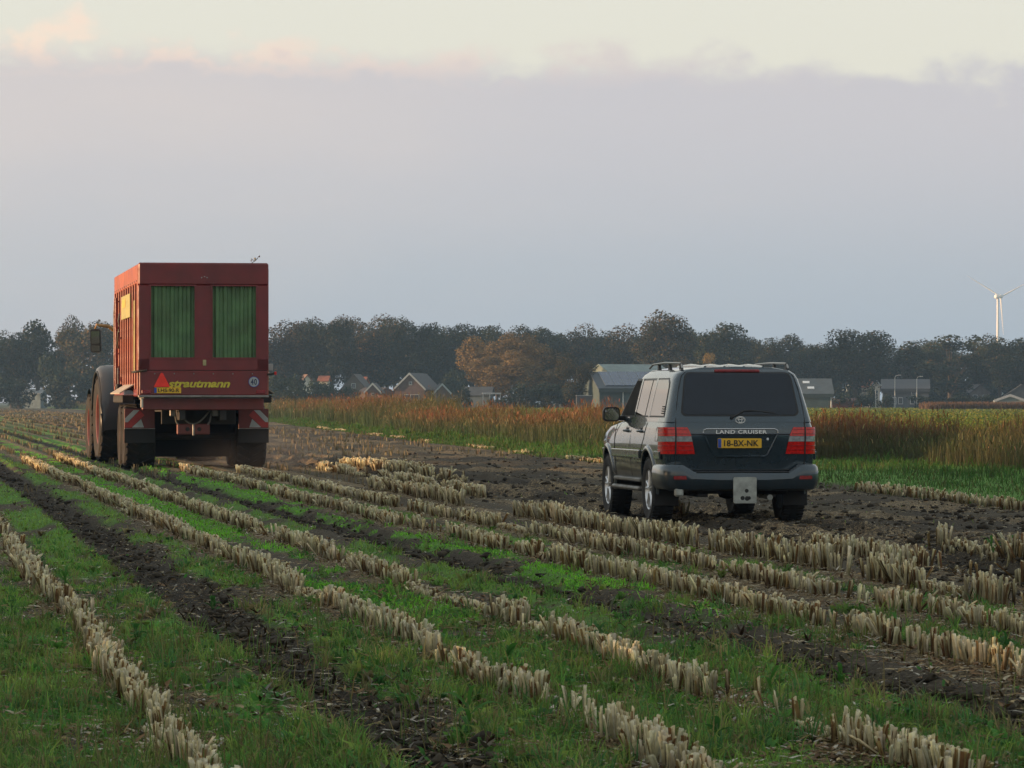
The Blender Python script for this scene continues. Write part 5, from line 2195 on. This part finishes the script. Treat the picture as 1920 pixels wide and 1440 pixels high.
for q, wd_, body_ in ((-.185, .235, 'LAND'), (.145, .355, 'CRUISER')):
    put_text(body_, wd_, .044, (q, rear_face_y(1.062) - .006, 1.062), M_BADGE, bar_o, offset=.022, spacing=1.1)
em = MB()


def ring_path(a, b, cx, cz, n=28):
    return [(cx + a * math.cos(2 * math.pi * k / n), rear_face_y(1.215) - .010, cz + b * math.sin(2 * math.pi * k / n)) for k in range(n + 1)]


em.tube(ring_path(.058, .039, 0, 1.205), .0055, 6)
em.tube(ring_path(.020, .035, 0, 1.207), .0045, 6)
em.tube(ring_path(.040, .013, 0, 1.222), .0045, 6)
em.build('emblem', M_BADGE, car)
mb = MB()
mb.lathe([(.001, -.004), (.016, -.004), (.018, 0)], 14, 'y', (.335, rear_face_y(.97) - .004, .975))
mb.build('lock', M_CHROME, car)

# roof rails
for s in (-1, 1):
    mb = MB()
    mb.tube([(s * .655, .44, 1.83), (s * .655, .50, 1.875), (s * .655, .62, 1.893), (s * .66, 1.5, 1.905), (s * .655, 2.35, 1.89), (s * .645, 2.62, 1.845)], [.012, .014, .014, .014, .014, .012], 8)
    rail_o = mb.build('roof_rail', M_SILVER, car)
    for yl in (.50, 1.20, 1.9):
        mb = MB()
        mb.prism([(yl - .05, 1.815), (yl + .07, 1.815), (yl + .05, 1.894), (yl + .005, 1.894)], 'yz', s * .655 - .016, s * .655 + .016)
        mb.build('rail_foot', M_BLACK, rail_o, 0)

# door mirrors
for s in (-1, 1):
    mb = MB()
    mb.prism(rrect(.215, .185, .055, s * 1.065, 1.265, 6), 'xz', 3.02, 3.10)
    mb.prism(rrect(.17, .15, .05, s * 1.06, 1.265, 6), 'xz', 3.10, 3.15)
    mo = mb.build('door_mirror', M_BLACK, car, 50)
    mb = MB()
    mb.prism(rrect(.180, .150, .045, 0, 0, 6), 'xz', -.005, .005)
    g_ = mb.build('mirror_glass', M_MIRROR, mo, 0)
    g_.location, g_.rotation_euler = (s * 1.065, 3.013, 1.265), (R(5.5), 0, 0)
    mb = MB()
    mb.tube([(s * .86, 3.08, 1.225), (s * .98, 3.06, 1.215)], [.035, .03], 8)
    mb.build('mirror_arm', M_BLACK, mo)

# underside
mb = MB()
mb.box((0, 2.4, .37), (1.15, 4.0, .12), .03)
mb.box((-.42, 2.3, .33), (.12, 3.9, .12))
mb.box((.42, 2.3, .33), (.12, 3.9, .12))
mb.box((0, .42, .36), (1.25, .30, .10), .03)
mb.build('underbody', M_BLACK, car)
mb = MB()
mb.tube([(-.75, 1.15, .37), (.75, 1.15, .37)], .05, 10)
mb.lathe([(.001, -.14), (.12, -.10), (.15, 0), (.12, .10), (.001, .14)], 16, 'x', (.05, 1.15, .37))
mb.build('rear_axle', M_BLACK, car)
mb = MB()
mb.tube([(.36, .9, .30), (.36, .12, .27)], .035, 10)
mb.build('exhaust_pipe', M_GALV, car)
for s in (-1, 1):
    mb = MB()
    mb.box((s * .80, .715, .285), (.31, .02, .26), .006)
    mb.build('mud_flap', M_RUBBER, car)
mb = MB()
mb.prism(rrect(.285, .315, .02, .01, .362), 'xz', -.075, -.062)
hp = mb.build('hitch_plate', M_GALV, car, 0)
for x_, z_, r_ in ((.03, .355, .024), (-.02, .268, .026), (.035, .262, .028), (.06, .268, .022)):
    mb = MB()
    mb.lathe([(.001, -.004), (r_ * .8, -.004), (r_, 0)], 14, 'y', (x_, -.0755, z_))
    mb.build('bolt', M_RUBBER, hp)
mb = MB()
mb.box((.01, .06, .34), (.12, .26, .10), .01)
mb.build('tow_bracket', M_BLACK, car)
mb = MB()
mb.box((-.775, .06, .335), (.11, .06, .10), .02)
mb.build('tow_socket', M_GALV, car)

for ch in car.children:                                 # body and fittings ride a little high on the springs
    if not ch.name.startswith('wheel') or ch.name.startswith('wheel_arch'):
        ch.location.z += .045

# ================================================================== red forage trailer
M_TRED = pbr('trailer_red_paint', (.165, .012, .013), .42, 0, .22, 1.7, coat=.15, dirt=.35, dirt_col=(.13, .040, .030))
M_TSIDE = pbr('sunlit_trailer_red', (.30, .070, .046), .5, 0, .25, 1.7, dirt=.5, dirt_col=(.34, .17, .10))  # lighter salmon red for the sides, low sunlight put into the colour
M_TGREEN = pbr('green_sheet_metal', (.088, .180, .075), .5, 0, .25, 2.5, dirt=.4, dirt_col=(.11, .12, .065))
M_YPANEL = pbr('yellow_board', (.34, .31, .12), .55, dirt=.35, dirt_col=(.30, .26, .12))
M_OPANEL = pbr('orange_patch', (.62, .36, .06), .55)
M_YTEXT = pbr('yellow_lettering', (.55, .46, .04), .5)
M_FRAME = pbr('dark_chassis', (.020, .019, .019), .7, dirt=.4)
M_STEEL = pbr('worn_steel', (.24, .23, .22), .5, .5, .25, 5, dirt=.3)
M_TRI = pbr('signal_red', (.95, .035, .018), .45)
M_WHT = pbr('reflective_white', (.40, .43, .44), .4, dirt=.3)
M_STRIPE = pbr('reflective_red', (.38, .030, .028), .4, dirt=.3)
M_DARKTYRE = pbr('dusty_tyre', (.017, .016, .016), .85, dirt=.4, dirt_col=(.050, .042, .034))
M_BOARD = pbr('pale_mudguard', (.40, .36, .30), .6, dirt=.4)
M_HOSE = pbr('grey_hose', (.12, .115, .10), .7)

low_dirt(M_TRED, .9, 2.3, .45, (.13, .085, .065), 2.5)
TYR = 82.0
tr = thing('forage_trailer', 'tall dark red forage trailer with two green ribbed rear panels and yellow lettering', 'trailer', (px_x(381.5, TYR), TYR, -.025), ROW_A)
TL = 9.2
HW = 1.335


def tbox(name, c, s, mat=M_TRED, bev=.012, parent=None):
    mb = MB()
    mb.box(c, s, bev)
    return mb.build(name, mat, parent or tr, 30)


# rear gate: frame pieces, ribbed sheets between them
tbox('gate_top_beam', (0, .05, 4.03), (2.67, .16, .46), bev=.03)
tbox('gate_side_post', (-1.215, .05, 2.925), (.24, .14, 1.75))
tbox('gate_side_post', (1.215, .05, 2.925), (.24, .14, 1.75))
tbox('gate_centre_post', (.0, .05, 2.925), (.33, .13, 1.75))
tbox('gate_bottom_beam', (0, .05, 2.175), (2.67, .14, .245))
for x0, x1 in ((-1.095, -.165), (.165, 1.095)):
    rows = []
    nn = 60
    for z in (2.29, 3.0, 3.81):
        r_ = []
        for k in range(nn + 1):
            x = x0 + (x1 - x0) * k / nn
            ph = (k / nn * 5.5) % 1
            d = .055 if ph < .42 else (.055 - .040 * (ph - .42) / .1 if ph < .52 else (.015 if ph < .9 else .015 + .040 * (ph - .9) / .1))
            r_.append((x, .02 + d, z))
        rows.append(r_)
    mb = MB()
    mb.grid(rows)
    mb.build('ribbed_panel', M_TGREEN, tr, 25)
    wx = (x0 + x1) / 2
    fr_ = MB()
    for c, s in (((wx, -.024, 3.795), (x1 - x0 + .05, .012, .03)), ((wx, -.024, 2.305), (x1 - x0 + .05, .012, .03)), ((x0 + .005, -.024, 3.05), (.03, .012, 1.46)), ((x1 - .005, -.024, 3.05), (.03, .012, 1.46))):
        fr_.box(c, s)
    fr_.build('panel_edging', M_TRED, tr, 0)
tbox('latch', (.02, -.03, 2.21), (.07, .03, .12), pbr('brass_latch', (.42, .36, .18), .5), .008)
for q, x_ in enumerate((-.04, .02, .07)):
    tbox('rivet', (x_, -.033, 3.955 + .02 * (q == 1)), (.022, .012, .022), M_WHT, .004)
lp = tbox('lower_panel', (0, .03, 1.795), (2.63, .12, .50), bev=.015)
for x_ in np.linspace(-1.0, 1.0, 6):
    b = MB()
    b.lathe([(.001, -.012), (.012, -.012), (.016, 0)], 8, 'y', (x_, -.032, 1.985))
    b.build('bolt', M_STEEL, lp)
tbox('bottom_lip', (0, .0, 1.522), (2.67, .20, .045), M_STEEL, .01)
tbox('hinge_strip', (0, .03, 2.048), (2.60, .09, .014), M_FRAME, 0)
tri = MB()
cx_, bz_ = -.855, 1.715
tri.prism([(cx_ - .165, bz_), (cx_ + .165, bz_), (cx_ + .03, bz_ + .27), (cx_, bz_ + .29), (cx_ - .03, bz_ + .27)], 'xz', -.052, -.034)
tri.build('warning_triangle', M_TRI, tr, 0)
mb = MB()
mb.prism(rrect(.55, .118, .01, -.735, 1.645), 'xz', -.056, -.040)
tp = mb.build('number_plate', M_PLATE, tr, 0)
mb = MB()
mb.box((-.985, -.0575, 1.645), (.05, .003, .108))
mb.build('country_band', M_BLUE, tp, 0)
put_text('LHS-90-R', .43, .076, (-.715, -.0575, 1.645), M_INK, tp, offset=.012)
put_text('strautmann', 1.27, .145, (-.09, -.0355, 1.775), M_YTEXT, lp, shear=.28, offset=.035, name='maker_name')
mb = MB()
mb.lathe([(.001, -.0440), (.102, -.0440), (.108, -.034)], 32, 'y', (1.03, 0, 1.82))
sg = mb.build('speed_sign', M_WHT, tr, 0)
mb = MB()
mb.tube([(1.03 + .104 * math.cos(t), -.044, 1.82 + .104 * math.sin(t)) for t in np.linspace(0, 6.2832, 33)], .006, 5)
mb.build('sign_rim', M_BLUE, sg)
M_NAVY = pbr('navy_lettering', (.015, .03, .09), .5)
for q, ch in ((-.034, '4'), (.034, '0')):
    put_text(ch, .058, .125, (1.03 + q, -.0455, 1.82), M_NAVY, sg, offset=.022, name='numeral')
for s in (-1, 1):
    tbox('rear_reflector', (s * 1.17, -.036, 1.615), (.19, .02, .075), M_DKRED, .008)
tbox('rear_beam', (0, .22, 1.36), (2.50, .20, .24), bev=.02)
tbox('tapered_bracket', (-1.26, -.02, 1.39), (.05, .05, .20), pbr('pale_bracket', (.50, .46, .40), .5), .008)

# sides
for s in (-1, 1):
    tbox('side_wall', (s * 1.245, TL / 2 + .1, 2.76), (.05, TL - .2, 2.44))
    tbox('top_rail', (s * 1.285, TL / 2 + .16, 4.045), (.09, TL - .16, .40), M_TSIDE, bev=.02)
    tbox('bottom_rail', (s * 1.27, TL / 2 + .1, 1.60), (.12, TL - .2, .16), bev=.02)
    base = None
    nr = 11
    for k in range(nr):
        y = .30 + k * (TL - .5) / (nr - 1)
        if base is None:
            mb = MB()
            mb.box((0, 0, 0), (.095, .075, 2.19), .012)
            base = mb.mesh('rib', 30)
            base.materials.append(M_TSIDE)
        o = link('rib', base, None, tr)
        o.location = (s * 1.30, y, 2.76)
    for k in range(12):
        b = MB()
        b.lathe([(.001, s * .012), (.016, s * .012), (.02, 0)], 8, 'x', (s * 1.331, .6 + k * .75, 3.90))
        b.build('rivet', M_STEEL, tr)
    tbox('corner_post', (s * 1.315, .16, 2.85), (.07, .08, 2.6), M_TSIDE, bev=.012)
tbox('front_wall', (0, TL - .03, 2.6), (2.45, .06, 2.2))
tbox('floor', (0, TL / 2 + .1, 1.50), (2.42, TL - .3, .08), M_STEEL, 0)
sgn = tbox('side_board', (-1.368, 3.85, 3.44), (.03, 3.2, .50), M_YPANEL, .006)
tbox('board_patch', (-1.387, 4.4, 3.52), (.006, 1.2, .18), M_OPANEL, 0, sgn)
tbox('side_strip', (-1.372, .62, 2.75), (.03, .16, 1.5), pbr('pale_yellow_strip', (.50, .42, .16), .5), .006)
# ladder, hoses and valves on the left wall
lad = MB()
for y in (7.2, 7.75):
    lad.tube([(-1.40, y, 1.75), (-1.40, y, 3.72)], .022, 8)
for z in np.arange(1.9, 3.72, .29):
    lad.tube([(-1.40, 7.2, z), (-1.40, 7.75, z)], .016, 6)
lad.build('ladder', M_TRED, tr)
hs_ = MB()
hs_.tube([(-1.37, 6.3, 3.35), (-1.40, 6.2, 3.2), (-1.41, 6.1, 2.95), (-1.40, 6.6, 2.7), (-1.37, 6.9, 2.6)], .022, 6)
hs_.tube([(-1.37, 6.9, 2.15), (-1.40, 6.4, 2.0), (-1.40, 6.3, 1.75)], .022, 6)
hs_.tube([(-1.36, 8.5, 1.8), (-1.37, 8.5, 3.4), (-1.37, 8.2, 3.6)], .028, 6)
hs_.build('hydraulic_hose', M_HOSE, tr)
tbox('valve_box', (-1.39, 6.3, 1.72), (.12, .35, .16), M_FRAME, .02)
# pale mudguard board over the left wheels, its bracket box
for s in (-1, 1):
    mb = MB()
    mb.prism([(s * 1.30, 1.79), (s * 1.62, 1.60), (s * 1.62, 1.575), (s * 1.30, 1.765)], 'xz', 1.75, 5.4)
    mb.build('mudguard', M_BOARD, tr, 0)
    tbox('mudguard_box', (s * 1.44, 3.5, 1.47), (.26, 3.4, .16), M_FRAME, .02)
    # striped corner board, flap
    xc = s * 1.19 - .02
    bd = tbox('fender_board', (xc, 1.62, 1.055), (.63, .03, .42), M_TRED, .006)
    for k, mt in enumerate((M_WHT, M_STRIPE, M_WHT)):
        o0 = s * (.315 - .0) + xc
        mb = MB()
        zt, zb = 1.24, .87
        off = k * .155
        x_top, x_bot = .27 - off - .12, .315 - off + .05
        sgx = lambda q: xc + s * q
        pts_ = [(sgx(min(.305, .20 - off + .0)), zt), (sgx(min(.305, .08 - off)), zt), (sgx(max(-.30, .245 - off - .0)), zb), (sgx(min(.305, .365 - off)), zb)]
        if k == 0:
            pts_ = [(sgx(.13), 1.235), (sgx(.005), 1.235), (sgx(.245), .985), (sgx(.305), .985), (sgx(.305), 1.06)]
        elif k == 1:
            pts_ = [(sgx(.0), 1.23), (sgx(-.10), 1.13), (sgx(.17), .875), (sgx(.305), .875), (sgx(.305), .98), (sgx(.24), .98)]
        else:
            pts_ = [(sgx(-.03), 1.05), (sgx(-.09), .875), (sgx(.16), .875)]
        mb.prism(pts_, 'xz', 1.594, 1.600)
        mb.build('stripe', mt, bd, 0)
    tbox('flap_clamp', (xc, 1.60, .850), (.64, .05, .018), M_STEEL, .004)
    tbox('rubber_flap', (xc, 1.63, .70), (.64, .02, .30), M_RUBBER, .004)
# chassis, axles, hitch
for s in (-1, 1):
    tbox('chassis_beam', (s * .42, TL / 2, 1.18), (.14, TL - .4, .30), M_FRAME)
tbox('underside_shade_sheet', (0, 1.4, 1.12), (1.55, .06, .36), M_FRAME)  # added dark sheet that deepens the shade under the trailer
tbox('gap_shade_sheet', (.0, 3.25, .72), (1.62, .03, .96), M_RUBBER, 0)  # added dark sheet, covers the sunlit gap so the underside looks shaded
hb = tbox('hitch_beam', (-.17, .55, .845), (.68, .14, .22), bev=.02)
for x_ in (-.29, -.05):
    b = MB()
    b.lathe([(.001, -.012), (.035, -.012), (.045, 0)], 12, 'y', (x_, .478, .845))
    b.build('hole', M_FRAME, hb)
b = MB()
b.box((-.17, .455, .83), (.045, .05, .24), .01)
b.build('tow_pin', M_STEEL, hb)
hs_ = MB()
hs_.tube([(-.50 + .66 * t, .50, 1.22 - .27 * math.sin(math.pi * t)) for t in np.linspace(0, 1, 11)], .018, 6)
hs_.tube([(-.56, .52, 1.25), (-.52, .50, 1.0), (-.45, .5, .90)], .02, 6)
hs_.tube([(.22, .52, 1.25), (.17, .50, 1.0), (.10, .5, .90)], .02, 6)
hs_.build('hitch_hose', M_HOSE, tr)
tbox('tool_box', (-.05, 2.9, .86), (.55, .9, .42), M_FRAME, .03)
for x_, z_ in ((-.60, 1.18), (.28, 1.18)):
    tbox('hinge_block', (x_, .45, z_), (.13, .1, .14), M_STEEL, .02)


def big_tyre(parent, x, y, r, w, s, nl, mat_rim, name='wheel', lug=.05, mat=M_DARKTYRE):
    h = w / 2
    ri = r * .56
    mb = MB()
    mb.lathe([(ri, -h * .80), (r * .74, -h), (r * .90, -h * .97), (r * .965, -h * .8), (r * .975, 0), (r * .965, h * .8), (r * .90, h * .97), (r * .74, h), (ri, h * .80)], 56, 'x')
    for k in range(nl):
        a = 2 * math.pi * k / nl
        for sx in (-1, 1):
            rot = Matrix.Rotation(a + (.5 * math.pi * 2 / nl if sx > 0 else 0), 3, 'X')
            sk = Matrix.Rotation(sx * R(38), 3, 'Y')
            rot2 = rot @ Matrix.Rotation(sx * R(-35), 3, 'Z').to_3x3() if False else rot
            p = rot @ Vector((sx * h * .50, 0, r * .975))
            ysk = rot @ Matrix.Rotation(sx * R(33), 3, 'Z')
            mb.box((p.x, p.y, p.z), (h * .98, .055 if r < .9 else .07, lug), .008, ysk)
    t = mb.build(name, mat, parent, 30)
    t.location = (x, y, r)
    mb = MB()
    o = s * h
    mb.lathe([(ri * 1.01, o * -.8), (ri * .96, o * -.3), (ri * .95, o * .2), (ri * 1.0, o * .72), (ri * 1.05, o * .86), (ri * .98, o * .82), (ri * .90, o * .55), (ri * .55, o * .30), (ri * .50, o * .45), (ri * .22, o * .50), (.001, o * .50)], 40, 'x')
    rm = mb.build('rim', mat_rim, t, 35)
    mb = MB()
    for k in range(8):
        a = 2 * math.pi * k / 8
        mb.lathe([(.001, o * .53), (.022, o * .53), (.026, o * .48)], 8, 'x', (0, ri * .38 * math.cos(a), ri * .38 * math.sin(a)))
    mb.build('wheel_nuts', M_STEEL, rm)
    return t


for s in (-1, 1):
    for y in (2.45, 4.05):
        big_tyre(tr, s * 1.165 - .02, y, .68, .66, s, 22, M_TRED, lug=.03)
for y in (2.45, 4.05):
    mb = MB()
    mb.tube([(-1.1, y, .68), (1.1, y, .68)], .075, 10)
    mb.build('axle', M_FRAME, tr)
mb = MB()
mb.tube([(-.42, TL - .3, 1.1), (0, TL + 1.3, .75)], .09, 8)
mb.tube([(.42, TL - .3, 1.1), (0, TL + 1.3, .75)], .09, 8)
mb.build('drawbar', M_FRAME, tr)
# marker lamp on its rubber arm at the right, mirrored hook at the left
mb = MB()
mb.tube([(1.31, -.02, 1.97), (1.38, -.03, 1.975), (1.46, -.02, 2.00)], .022, 8)
ma = mb.build('marker_arm', M_RUBBER, tr)
mb = MB()
mb.box((1.475, -.03, 1.995), (.05, .05, .07), .012)
mb.build('marker_lens', M_RED, ma)
tbox('right_step_plate', (1.42, 1.0, 2.13), (.20, .04, .14), pbr('pale_step', (.42, .42, .42), .5), .006)
mb = MB()
mb.tube([(-1.42, .6, 2.02), (-1.36, -.0, 2.03), (-1.28, -.045, 2.04), (-1.16, -.05, 2.05)], .022, 8)
mb.build('rear_hook', M_FRAME, tr)

# dry leaves caught on top of the trailer
tw_ = thing('dry_twig', 'small dry leafy twig caught on the top right corner of the red trailer', 'twig', tuple((tr.matrix_basis @ Vector((1.08, .05, 4.26)))[:]), ROW_A)
mb = MB()
mb.tube([(-.10, 0, -.01), (0, 0, .06), (.07, .01, .15)], [.008, .007, .004], 5)
mb.tube([(-.02, 0, .04), (-.10, 0, .09)], .005, 5)
mb.build('twig', M_BARK, tw_)
for q in range(9):
    o = link('leaf', np_mesh('leaf', *LIT[q]), M_DRY, tw_)
    o.location = (random.uniform(-.12, .10), random.uniform(-.04, .04), random.uniform(.03, .15))
    o.rotation_euler = (random.uniform(0, 6), random.uniform(0, 6), random.uniform(0, 6))
    o.scale = (.8, 2.2, 1)

# ================================================================== tractor in front of it
TRY = 93.9
M_TGREY = pbr('grey_green_fender', (.045, .045, .05), .42, .1, .15, 2, coat=.4, dirt=.25)
M_TRIM_RED = pbr('tractor_red_rim', (.12, .022, .02), .45, 0, .2, 3, dirt=.25)
M_TBODY = pbr('tractor_green_paint', (.05, .085, .06), .4, 0, .15, 3, coat=.4)
ta = thing('tractor', 'dark grey tractor with red wheel rims pulling the red trailer', 'tractor', (px_x(293, TRY), TRY, -.02), ROW_A + R(2.6))
for s in (-1, 1):
    big_tyre(ta, s * 1.08, 0, 1.0, .66, s, 22, M_TRIM_RED, lug=.06)
    big_tyre(ta, s * 1.07, 2.95, .79, .54, s, 20, M_TRIM_RED, lug=.05)
    rows = []
    for t in range(-12, 172, 8):
        a = R(t)
        rows.append([(s * xx, -1.24 * math.cos(a) + .05, 1.02 + 1.24 * math.sin(a) - dz_) for xx, dz_ in ((.62, .0), (1.15, 0), (1.31, .02), (1.38, .07), (1.39, .15))])
    mb = MB()
    mb.grid(rows)
    fe = mb.build('rear_fender', M_TGREY, ta, 50)
    mb = MB()
    mb.tube([(s * 1.39, -1.24 * math.cos(R(t)) + .05, 1.02 + 1.24 * math.sin(R(t)) - .15) for t in range(-12, 172, 8)], .03, 6)
    mb.build('fender_lip', M_BLACK, fe)
    rows = []
    for t in range(10, 171, 10):
        a = R(t)
        rows.append([(s * xx, 2.95 - .92 * math.cos(a), .80 + .92 * math.sin(a)) for xx in (.85, 1.30)])
    mb = MB()
    mb.grid(rows)
    mb.build('front_fender', M_BLACK, ta, 50)
    # mirror on a long arm
    mb = MB()
    mb.tube([(s * .80, 1.75, 3.10), (s * .95, 1.74, 3.20), (s * 1.24, 1.72, 3.24), (s * 1.27, 1.72, 3.14)], [.05, .045, .03, .025], 8)
    ar = mb.build('mirror_arm', pbr('sunlit_arm', (.40, .20, .06), .5), ta)  # the arm's orange is low sunlight put into its colour
    mb = MB()
    mb.prism(rrect(.25, .56, .05, 0, 0, 5), 'xz', -.06, .06)
    mh = mb.build('side_mirror', M_BLACK, ta, 50)
    mh.location, mh.rotation_euler = (s * 1.25, 1.72, 2.86), (R(4), 0, R(17) * s)
    for zc, hh2 in ((2.94, .30), (2.68, .14)):
        mb = MB()
        mb.prism(rrect(.20, hh2, .025, 0, zc - 2.86, 4), 'xz', -.070, -.059)
        gl = mb.build('mirror_glass', M_MIRROR, mh, 0)
mb = MB()
mb.box((0, 1.2, 1.25), (.9, 3.4, .6), .08)
mb.build('transmission', M_FRAME, ta)
mb = MB()
mb.box((0, 3.0, 1.72), (.95, 2.6, .75), .18)
mb.build('bonnet', M_TBODY, ta)
mb = MB()
mb.box((0, .75, 2.35), (1.52, 1.75, 1.45), .12)
cb = mb.build('cab_glass', M_PANE, ta)
for sx in (-1, 1):
    for yy_ in (-.12, 1.62):
        mb = MB()
        mb.box((sx * .76, yy_, 2.35), (.09, .09, 1.55), .02)
        mb.build('cab_pillar', M_BLACK, ta)
mb = MB()
mb.box((0, .75, 3.16), (1.66, 1.95, .22), .09)
mb.build('cab_roof', M_TGREY, ta)
mb = MB()
mb.tube([(.62, 2.0, 1.9), (.62, 2.0, 3.2)], .06, 10)
mb.build('exhaust_stack', M_STEEL, ta)
for y in (0, 2.95):
    mb = MB()
    mb.tube([(-1.0, y, .95 if y == 0 else .79), (1.0, y, .95 if y == 0 else .79)], .14, 10)
    mb.build('axle', M_FRAME, ta)

# ================================================================== dust and haze
def volume_box(name, c, s, label):
    mb = MB()
    mb.box((0, 0, 0), s)
    o = mb.build(name, None, None, 0)
    o.location = c
    m = bpy.data.materials.new(name)
    m.use_nodes = True
    m.node_tree.nodes.clear()
    out = m.node_tree.nodes.new('ShaderNodeOutputMaterial')
    v = m.node_tree.nodes.new('ShaderNodeVolumePrincipled')
    m.node_tree.links.new(v.outputs[0], out.inputs['Volume'])
    o.data.materials.append(m)
    tag(o, label, kind='stuff')
    return o, m.node_tree, v


HAZE = True
DUST = True
if DUST:
    o, nt, v = volume_box('dust', (px_x(478, 85), 86.0, .80), (4.6, 11.0, 1.75), 'thin dust whirled up behind the right wheels of the trailer')
    o.rotation_euler = (0, 0, ROW_A)
    v.inputs['Color'].default_value = (.62, .60, .62, 1)
    N, L = nt.nodes, nt.links
    tcn = N.new('ShaderNodeTexCoord')
    no = N.new('ShaderNodeTexNoise')
    no.inputs['Scale'].default_value, no.inputs['Detail'].default_value = .9, 3
    L.new(tcn.outputs['Object'], no.inputs['Vector'])
    mpn = N.new('ShaderNodeMapping')
    mpn.inputs['Scale'].default_value = (1 / 2.2, 1 / 5.2, 1 / 1.0)
    mpn.inputs['Location'].default_value = (0, 0, .55)
    L.new(tcn.outputs['Object'], mpn.inputs[0])
    ln = N.new('ShaderNodeVectorMath')
    ln.operation = 'LENGTH'
    L.new(mpn.outputs[0], ln.inputs[0])
    mr = N.new('ShaderNodeMapRange')
    mr.inputs[1].default_value, mr.inputs[2].default_value, mr.inputs[3].default_value, mr.inputs[4].default_value = .15, 1.0, 1, 0
    mr.interpolation_type = 'SMOOTHSTEP'
    L.new(ln.outputs['Value'], mr.inputs[0])
    m2 = N.new('ShaderNodeMapRange')
    m2.inputs[1].default_value, m2.inputs[2].default_value = .35, .7
    L.new(no.outputs[0], m2.inputs[0])
    mu = N.new('ShaderNodeMath')
    mu.operation = 'MULTIPLY'
    L.new(mr.outputs[0], mu.inputs[0])
    L.new(m2.outputs[0], mu.inputs[1])
    mu2 = N.new('ShaderNodeMath')
    mu2.operation = 'MULTIPLY'
    mu2.inputs[1].default_value = .12
    L.new(mu.outputs[0], mu2.inputs[0])
    L.new(mu2.outputs[0], v.inputs['Density'])
if HAZE:
    ztop = hub_z + 34
    o, nt, v = volume_box('haze', (0, (FAR - 100) / 2, (ztop - 1.4) / 2), (2 * FAR + 60, FAR + 160, ztop + 1.4), 'pale evening haze over the fields')
    v.inputs['Color'].default_value = (.40, .64, .95, 1)
    v.inputs['Density'].default_value = 0.00019
    v.inputs['Anisotropy'].default_value = 0.2
scene.cycles.volume_step_rate = 2.0
scene.cycles.volume_max_steps = 64
print('objects', len(bpy.data.objects), 'tris', sum(sum(len(p.vertices) - 2 for p in m.polygons) if len(m.polygons) < 20000 else len(m.loops) - 2 * len(m.polygons) for m in bpy.data.meshes))
